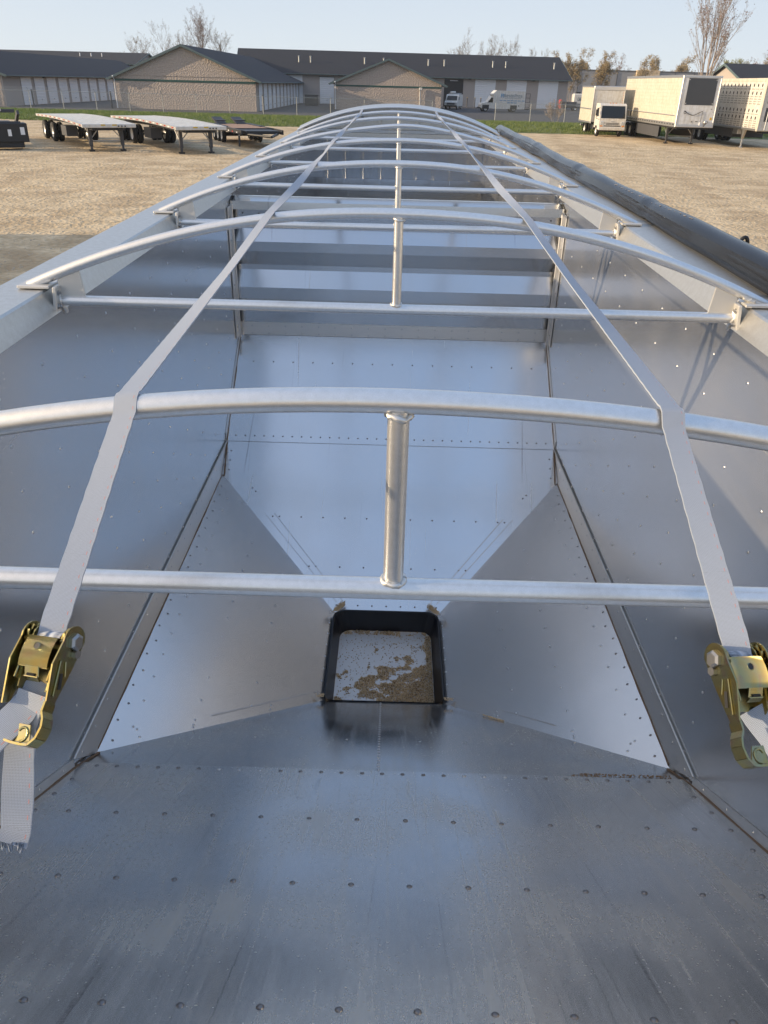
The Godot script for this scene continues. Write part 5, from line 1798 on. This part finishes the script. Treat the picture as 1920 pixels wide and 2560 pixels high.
func semi(label: String, at: Vector3, yaw := 0.0, detail := true) -> void:
	var t := thing("semi_trailer", label, "trailer", at, "", yaw)
	var l := 14.4
	var body := part("body", Vector3(0, 2.72, -l / 2), Vector3(2.58, 3.10, l), M.cream, t, 0.02)
	for s in [-1.0, 1.0]:
		part("top_rail", Vector3(s * 1.30, 4.20, -l / 2), Vector3(0.03, 0.16, l), M.alloy, body, 0.005)
		part("bottom_rail", Vector3(s * 1.30, 1.30, -l / 2), Vector3(0.03, 0.26, l), M.alloy, body, 0.005)
		part("rub_rail", Vector3(s * 1.302, 1.86, -l / 2), Vector3(0.03, 0.06, l - 0.6), M.alloy, body, 0.01)
		part("front_post", Vector3(s * 1.26, 2.72, 0.01), Vector3(0.10, 3.10, 0.08), M.alloy, body, 0.03)
		for k in 9:
			part("panel_ridge", Vector3(s * 1.296, 2.1 + 0.22 * k, -l / 2), Vector3(0.012, 0.02, l - 0.2), M.cream, body, 0.004)
		for k in 22:
			part("rail_slot", Vector3(s * 1.318, 1.32, -0.4 - 0.62 * k), Vector3(0.006, 0.07, 0.36), M.dark_grey, body, 0.0)
	part("floor_frame", Vector3(0, 1.12, -l / 2), Vector3(2.3, 0.14, l - 0.3), M.black, t, 0.0)
	var face := part("front_panel", Vector3(0, 2.72, 0.012), Vector3(2.46, 3.04, 0.03), M.front_grey, body, 0.006)
	if detail:
		part("window_film", Vector3(0.05, 3.32, 0.035), Vector3(1.92, 1.58, 0.012), M.film, face, 0.004)
		for e in [[-0.85, 4.02], [0.95, 4.02], [-0.85, 2.62], [0.95, 2.62]]:
			part("film_clip", Vector3(e[0], e[1], 0.047), Vector3(0.05, 0.05, 0.02), M.alloy, face, 0.005)
		part("top_band", Vector3(0, 4.19, 0.035), Vector3(2.5, 0.10, 0.03), M.alloy, face, 0.006)
		part("bottom_band", Vector3(0, 1.27, 0.035), Vector3(2.5, 0.16, 0.03), M.alloy, face, 0.006)
		var hose := []
		for k in 15:
			var f := k / 14.0
			hose.append(Vector3(-0.85 + 1.25 * f, 2.16 - 0.26 * sin(f * PI) * (1.0 - 0.3 * f) + 0.02 * sin(f * 9.0), 0.06))
		bar("air_hose", hose, 0.016, M.black, face, 5)
		var loop := []
		for k in 12:
			loop.append(Vector3(-0.78 + 0.07 * cos(TAU * k / 11.0), 2.08 + 0.09 * sin(TAU * k / 11.0), 0.06))
		bar("hose_loop", loop, 0.014, M.black, face, 5)
		bar("cord", [Vector3(0.40, 2.14, 0.06), Vector3(0.38, 1.75, 0.06), Vector3(0.35, 1.48, 0.06)], 0.012, M.dark_grey, face, 5)
		part("cord_socket", Vector3(0.34, 1.40, 0.07), Vector3(0.09, 0.20, 0.06), M.door_white, face, 0.02)
		part("coupling", Vector3(0.72, 1.52, 0.09), Vector3(0.24, 0.18, 0.14), M.alloy, face, 0.04)
		bar("coupling_arm", [Vector3(0.86, 1.56, 0.10), Vector3(0.66, 1.36, 0.12), Vector3(0.64, 1.24, 0.10)], 0.035, M.dark_grey, face, 6)
		part("yellow_sticker", Vector3(1.04, 1.72, 0.032), Vector3(0.14, 0.16, 0.008), M.yellow, face, 0.0)
		for e in [[-0.22, 1.52, 0.12, 0.20], [0.10, 1.54, 0.24, 0.14], [0.96, 2.30, 0.12, 0.10], [1.08, 2.14, 0.08, 0.06]]:
			part("data_plate", Vector3(e[0], e[1], 0.031), Vector3(e[2], e[3], 0.006), M.white, face, 0.0)
			part("print", Vector3(e[0], e[1], 0.036), Vector3(e[2] * 0.7, e[3] * 0.3, 0.003), M.dark_grey, face, 0.0)
	landing_gear(t, -2.6, 0.90, 1.15, M.dark_grey)
	for s in [-1.0, 1.0]:
		part("side_skirt", Vector3(s * 1.24, 0.72, -6.6), Vector3(0.03, 0.70, 6.0), M.dark_grey, t, 0.005)
	for q in [l - 1.6, l - 2.9]:
		dual_wheels(t, -q, 0.50, 1.24)
	part("slider_frame", Vector3(0, 0.9, -l + 2.2), Vector3(1.0, 0.3, 3.0), M.black, t)
	part("rear_bumper", Vector3(0, 0.55, -l + 0.1), Vector3(2.3, 0.12, 0.1), M.alloy, t)

func oval(mb: MB, c: Vector3, out: Vector3, ry: float, rz: float) -> void:
	var u := out.cross(Vector3.UP).normalized()
	var poly := []
	for k in 10:
		var a := TAU * k / 10.0
		poly.append(c + u * cos(a) * rz + Vector3.UP * sin(a) * ry)
	mb.prism(poly, out * 0.012)

func livestock() -> void:
	var t := thing("livestock_trailer", "perforated aluminium livestock trailer with punched oval vents", "trailer", G(24.95, 0, 56.7))
	var l := 13.5
	var body := part("body", Vector3(0, 2.66, -l / 2), Vector3(2.60, 3.06, l), M.white, t, 0.05)
	part("nose_edge", Vector3(-1.27, 2.66, -0.02), Vector3(0.16, 3.10, 0.20), M.cream, body, 0.06)
	part("top_edge", Vector3(-1.31, 4.08, -l / 2), Vector3(0.03, 0.22, l), M.cream, body, 0.01)
	for k in 18:
		part("side_panel", Vector3(-1.306, 2.62, -0.55 - 0.665 * k), Vector3(0.016, 2.6, 0.64), M.white, body, 0.008)
	var slots := MB.new()
	for k in 18:
		var z := -0.55 - 0.665 * k
		for y in [3.78, 3.32, 2.30, 1.88]:
			var mb := MB.new()
			oval(mb, Vector3(-1.315, y, z), Vector3.LEFT, 0.105, 0.085)
			obj("vent_hole", mb, M.black, body)
		for y in [3.56, 3.12, 2.98, 2.84, 2.70, 2.10, 1.70, 1.57, 1.44, 1.33]:
			for q in 3:
				slots.box(Vector3(-1.319, y, z - 0.17 + 0.17 * q), Vector3(0.010, 0.055, 0.06))
	tag(obj("vent_slots", slots, M.black, body), "", "", "", "stuff")
	# front face: three bays of mesh and a ladder rail
	for k in 2:
		part("front_vent", Vector3(-0.5 + 1.1 * k, 3.3, 0.0), Vector3(0.95, 1.1, 0.04), M.dark_grey, body, 0.01)
		part("front_vent", Vector3(-0.5 + 1.1 * k, 2.1, 0.0), Vector3(0.95, 0.8, 0.04), M.dark_grey, body, 0.01)
	bar("grab_rail", [Vector3(-0.85, 1.2, 0.12), Vector3(-0.80, 3.9, 0.12)], 0.03, M.alloy, body)
	part("bottom_rail", Vector3(-1.31, 1.20, -l / 2), Vector3(0.04, 0.14, l), M.alloy, body, 0.008)
	for s in [-1.0, 1.0]:
		var mb := MB.new()
		mb.prism([Vector3(s * 1.15 - 0.06, 1.12, -2.0), Vector3(s * 1.15 - 0.06, 1.12, -2.7), Vector3(s * 1.15 - 0.06, 0.55, -2.42), Vector3(s * 1.15 - 0.06, 0.55, -2.28)], Vector3(0.12, 0, 0))
		mb.box(Vector3(s * 1.15, 0.30, -2.35), Vector3(0.09, 0.56, 0.09), Basis(), 0.005)
		mb.box(Vector3(s * 1.15, 0.03, -2.35), Vector3(0.22, 0.06, 0.22), Basis(), 0.005)
		obj("landing_leg", mb, M.alloy, t)
	part("battery_box", Vector3(-0.9, 0.95, -3.9), Vector3(0.5, 0.32, 0.9), M.alloy, t, 0.02)
	part("belly", Vector3(0, 0.85, -7.2), Vector3(2.3, 0.6, 5.4), M.dark_grey, t, 0.03)
	for q in [l - 1.4, l - 2.7]:
		dual_wheels(t, -q, 0.50, 1.24)
	part("under_frame", Vector3(0, 1.06, -l / 2), Vector3(1.6, 0.16, l - 0.4), M.black, t)

func lettering(parent: Node, text: String, size: float, at: Vector3, m: Material, called := "lettering") -> void:
	var tm := TextMesh.new()
	var f := SystemFont.new()
	f.font_names = PackedStringArray(["Droid Sans"])
	tm.font = f
	tm.text = text
	tm.font_size = 48
	tm.pixel_size = size / 48.0
	tm.depth = 0.02
	put(called, tm, m, parent, Transform3D(Basis(), at))

func service_van() -> void:
	# cutaway van, nose to the left, side to the lot
	var t := thing("service_van", "white high-roofed service van lettered RestoPros in front of the workshop", "van", G(15.6, 0, 129.2), "", 0.12)
	var mb := MB.new()
	var prof := [Vector2(-1.75, 0.42), Vector2(3.0, 0.42), Vector2(3.0, 2.72), Vector2(-1.35, 2.80), Vector2(-1.95, 2.28), Vector2(-1.75, 2.1)]
	var poly := []
	for p in prof:
		poly.append(Vector3(p.x, p.y, 1.05))
	mb.prism(poly, Vector3(0, 0, -2.1))
	var box := obj("cargo_body", mb, M.white, t)
	mb = MB.new()
	poly = []
	for p in [Vector2(-1.75, 0.45), Vector2(-1.75, 2.08), Vector2(-2.05, 2.0), Vector2(-2.55, 1.30), Vector2(-3.45, 1.10), Vector2(-3.60, 0.85), Vector2(-3.60, 0.45)]:
		poly.append(Vector3(p.x, p.y, 0.98))
	mb.prism(poly, Vector3(0, 0, -1.96))
	var cab := obj("cab", mb, M.white, t)
	mb = MB.new()
	mb.prism([Vector3(-1.82, 1.22, 0.985), Vector3(-1.82, 1.86, 0.985), Vector3(-2.08, 1.86, 0.985), Vector3(-2.48, 1.24, 0.985)], Vector3(0, 0, 0.008))
	obj("window", mb, M.glass, cab)
	part("mirror", Vector3(-2.45, 1.35, 1.12), Vector3(0.10, 0.26, 0.18), M.black, cab, 0.02)
	part("headlamp", Vector3(-3.58, 0.82, 0.75), Vector3(0.06, 0.16, 0.3), M.lamp_clear, cab, 0.02)
	part("bumper", Vector3(-3.64, 0.50, 0), Vector3(0.12, 0.2, 1.9), M.black, cab, 0.03)
	for x in [-2.85, 1.35]:
		for s in [-1.0, 1.0]:
			wheel_at(t, Vector3(x, 0.39, s * 0.86), 0.39, 0.25, Vector3(0, 0, s), M.alloy)
		part("wheel_arch", Vector3(x, 0.66, 0.99 if x < 0 else 1.055), Vector3(1.0, 0.5, 0.012), M.black, box, 0.0)
	lettering(box, "RestoPros", 0.62, Vector3(1.15, 2.15, 1.06), M.grey_print)
	mb = MB.new()
	mb.box(Vector3(-0.62, 2.14, 1.06), Vector3(0.09, 0.50, 0.02)); mb.box(Vector3(-0.44, 2.34, 1.06), Vector3(0.28, 0.09, 0.02)); mb.box(Vector3(-0.28, 2.24, 1.06), Vector3(0.09, 0.20, 0.02)); mb.box(Vector3(-0.42, 2.13, 1.06), Vector3(0.26, 0.08, 0.02)); mb.box(Vector3(-0.33, 2.00, 1.06), Vector3(0.09, 0.26, 0.02), Basis(Vector3.BACK, 0.6))
	obj("logo", mb, M.blue_print, box)
	part("tag_line", Vector3(1.15, 1.80, 1.056), Vector3(2.5, 0.03, 0.01), M.grey_print, box, 0.0)
	for k in 7:
		part("print_line", Vector3(-0.6 + 0.55 * k, 1.50, 1.056), Vector3(0.42, 0.09, 0.01), M.blue_print, box, 0.0)
	for k in 3:
		part("print_line", Vector3(0.55 + 0.5 * k, 1.20, 1.056), Vector3(0.42, 0.16, 0.01), M.blue_print, box, 0.0)
	part("fuel_flap", Vector3(2.1, 0.85, 1.056), Vector3(0.14, 0.14, 0.01), M.black, box, 0.0)
	# ladder rack behind
	for x in [3.12, 3.75]:
		bar("rack_post", [Vector3(x, 0.5, 0.9), Vector3(x, 2.5, 0.9)], 0.035, M.dark_grey, t)
	for y in [0.7, 1.3, 1.9, 2.45]:
		bar("rack_rung", [Vector3(3.12, y, 0.9), Vector3(3.75, y, 0.9)], 0.03, M.dark_grey, t)
	part("rear_step", Vector3(3.35, 0.42, 0), Vector3(0.8, 0.12, 1.9), M.black, t)

func cargo_van() -> void:
	var t := thing("cargo_van", "white cargo van facing out of the open workshop doorway", "van", G(8.1, 0, 134.2), "", -0.25)
	var mb := MB.new()
	var poly := []
	for p in [Vector2(0.0, 0.45), Vector2(0.0, 1.00), Vector2(-0.75, 1.22), Vector2(-1.30, 1.92), Vector2(-1.7, 2.06), Vector2(-4.9, 2.06), Vector2(-4.9, 0.45)]:
		poly.append(Vector3(-0.98, p.y, p.x))
	mb.prism(poly, Vector3(1.96, 0, 0))
	var b := obj("body", mb, M.white, t)
	mb = MB.new()
	var nrm := Vector3(0, 0.55, 0.70).normalized() * 0.012
	mb.prism([Vector3(-0.84, 1.28, -0.77) + nrm, Vector3(0.84, 1.28, -0.77) + nrm, Vector3(0.76, 1.86, -1.23) + nrm, Vector3(-0.76, 1.86, -1.23) + nrm], nrm)
	obj("windscreen", mb, M.glass, b)
	part("grille", Vector3(0, 0.80, 0.015), Vector3(1.25, 0.26, 0.03), M.dark_grey, b, 0.01)
	part("bumper", Vector3(0, 0.52, 0.05), Vector3(1.95, 0.18, 0.14), M.black, b, 0.03)
	for s in [-1.0, 1.0]:
		part("headlamp", Vector3(s * 0.78, 0.84, 0.02), Vector3(0.26, 0.20, 0.03), M.lamp_clear, b, 0.02)
		part("window", Vector3(s * 0.985, 1.52, -1.55), Vector3(0.012, 0.46, 0.8), M.glass, b, 0.005)
		for q in [0.85, 3.9]:
			wheel_at(t, Vector3(s * 0.86, 0.36, -q), 0.36, 0.22, Vector3(s, 0, 0), M.alloy)
		bar("roof_bar", [Vector3(s * 0.75, 2.2, -1.9), Vector3(s * 0.75, 2.2, -4.7)], 0.03, M.alloy, t)
	bar("roof_tube", [Vector3(-0.35, 2.36, -1.5), Vector3(-0.25, 2.36, -4.6)], 0.13, M.white, t, 10)
	for q in [2.0, 3.2, 4.5]:
		bar("roof_bow", [Vector3(-0.8, 2.05, -q), Vector3(-0.75, 2.2, -q), Vector3(0.75, 2.2, -q), Vector3(0.8, 2.05, -q)], 0.03, M.alloy, t)

func small_things() -> void:
	var t := thing("waste_bin", "blue-grey wheeled waste bin by the large shed's far end", "bin", G(-13.6, 0, 136))
	part("body", Vector3(0, 0.75, 0), Vector3(2.0, 1.35, 1.4), M.dark_grey, t, 0.06)
	part("lid", Vector3(0, 1.47, 0), Vector3(2.1, 0.10, 1.5), M.black, t, 0.03)
	for s in [-0.8, 0.8]:
		wheel_at(t, Vector3(s, 0.10, 0.5), 0.10, 0.08, Vector3.RIGHT, M.hub)
	# blue-white machine on a small red trailer
	t = thing("pump_trailer", "pale blue machine on a small red-brown trailer at the workshop corner", "trailer", G(29.4, 0, 146.5))
	part("deck", Vector3(0, 0.5, 0), Vector3(4.2, 0.18, 1.9), M.black, t)
	part("side_board", Vector3(-0.9, 0.95, 0.95), Vector3(2.6, 0.75, 0.06), M.dark_grey, t)
	part("end_board", Vector3(-2.15, 0.95, 0.2), Vector3(0.3, 1.3, 1.5), M.red, t, 0.05)
	var mc := part("machine", Vector3(0.9, 1.75, 0.2), Vector3(2.2, 1.6, 1.5), M.white, t, 0.15)
	part("print", Vector3(0.95, 1.75, 0.96), Vector3(0.9, 0.45, 0.02), M.grey_print, mc, 0.0)
	part("print", Vector3(0.95, 1.75, 0.975), Vector3(0.7, 0.28, 0.012), M.white, mc, 0.0)
	part("print", Vector3(0.95, 1.75, 0.985), Vector3(0.42, 0.20, 0.01), M.grey_print, mc, 0.0)
	part("filter", Vector3(0.6, 2.65, 0.2), Vector3(0.8, 0.3, 0.6), M.black, mc, 0.06)
	for s in [-1.0, 1.0]:
		wheel_at(t, Vector3(0.3, 0.34, s * 0.85), 0.34, 0.2, Vector3(0, 0, s), M.hub)
	bar("drawbar", [Vector3(-2.0, 0.5, 0), Vector3(-3.2, 0.45, 0)], 0.06, M.black, t)
	# bollards before the doors
	for a in [[11.6, "dark steel bollard in front of the workshop, nearest the open doorway"], [12.9, "dark steel bollard in front of the workshop's first white door"], [13.9, "dark steel bollard at the service van's nose"]]:
		t = thing("bollard", a[1], "bollard", G(a[0], 0, 146.8), "bollards before the workshop doors")
		bar("pipe", [Vector3.ZERO, Vector3(0, 1.5, 0)], 0.09, M.dark_grey, t, 8)
		part("cap", Vector3(0, 1.52, 0), Vector3(0.2, 0.06, 0.2), M.yellow, t, 0.02)
	for a in [[-43.0, 101.5, "dark guard post at the corner of the shed with the white doors"], [-33.9, 101.9, "dark guard post at the large gable shed's left corner"], [-16.0, 102.2, "dark guard post at the large gable shed's right corner"]]:
		t = thing("guard_post", a[2], "post", G(a[0], 0, a[1]), "guard posts at the shed corners")
		bar("pipe", [Vector3.ZERO, Vector3(0, 1.75, 0)], 0.10, M.dark_grey, t, 8)
		part("cap", Vector3(0, 1.77, 0), Vector3(0.22, 0.05, 0.22), M.dark_grey, t, 0.02)

func build_vehicles() -> void:
	flatbed("flatbed trailer with cream deck parked behind the black gooseneck frame", -14.3, 42.1, 0.56, 12.4)
	flatbed("flatbed trailer with pale grey deck parked next to the equipment trailer", -9.75, 42.1, 0.56, 12.4)
	lowboy()
	gooseneck()
	box_truck()
	semi("long white semi trailer with dark film panel on its front wall", G(20.25, 0, 58.9))
	semi("white semi trailer parked out of sight, shading the gravel at left", G(-19.2, 0, 3.0), 0.0, false)
	livestock()
	service_van()
	cargo_van()
	small_things()

func _ready() -> void:
	rng.seed = 1234
	# camera
	var cam := Camera3D.new()
	cam.name = "camera"
	cam.fov = 67.66
	cam.near = 0.05
	cam.far = 4000.0
	var cx := Vector3(0.999605, 0.022466, -0.016899)
	var cf := Vector3(-0.003744, -0.489401, -0.872051).normalized()
	cam.transform = Transform3D(Basis(cx, cx.cross(cf), -cf).orthonormalized(), Vector3(-0.0123, EYE, 0))
	add_child(cam)
	cam.current = true
	# sky, light, exposure
	var sky := ProceduralSkyMaterial.new()
	sky.sky_top_color = lin(0.305, 0.43, 0.66)
	sky.sky_horizon_color = lin(0.66, 0.72, 0.75)
	sky.sky_curve = 0.16
	sky.ground_bottom_color = lin(0.16, 0.14, 0.11)
	sky.ground_horizon_color = lin(0.45, 0.45, 0.43)
	sky.sun_angle_max = 90.0
	sky.sun_curve = 0.6
	var env := Environment.new()
	env.background_mode = Environment.BG_SKY
	env.sky = Sky.new()
	env.sky.sky_material = sky
	env.tonemap_mode = Environment.TONE_MAPPER_LINEAR
	env.tonemap_exposure = 1.2
	env.sdfgi_enabled = true
	env.ssao_enabled = true
	env.ssil_enabled = true
	var we := WorldEnvironment.new()
	we.name = "environment"
	we.environment = env
	add_child(we)
	var sun := DirectionalLight3D.new()
	sun.name = "sun"
	sun.light_color = Color(1.0, 0.90, 0.76)
	sun.light_energy = 1.6
	sun.light_angular_distance = 0.5
	sun.shadow_enabled = true
	var el := deg_to_rad(14.0)
	var az := deg_to_rad(8.0)
	var to_sun := Vector3(-cos(el) * cos(az), sin(el), cos(el) * sin(az))
	add_child(sun)
	sun.transform = Transform3D(Basis.looking_at(-to_sun, Vector3.UP), to_sun * 50.0)
	make_materials()
	build_ground()
	build_sheds()
	var left := []
	for k in 18:
		left.append(-56.0 + 3.5 * k)
	build_fence(left, 90.5, 89.0, "chain link fence with barbed wire between the grass and the storage sheds")
	var right := [9.9]
	for k in 9:
		right.append(13.4 + 3.4 * k)
	build_fence(right, 88.0, 84.0, "chain link fence with barbed wire in front of the workshop yard")
	build_trailer()
	build_strap(-1.0, "grey woven ratchet strap over the bows, its frayed tail hanging loose")
	build_strap(1.0, "grey woven ratchet strap over the bows on the rolled tarp's side")
	build_tarp()
	build_vehicles()
	build_trees()
	if FOG > 0.0:
		env.fog_enabled = true
		env.fog_density = FOG
		env.fog_light_color = lin(0.72, 0.78, 0.84)

const FOG := 0.00022
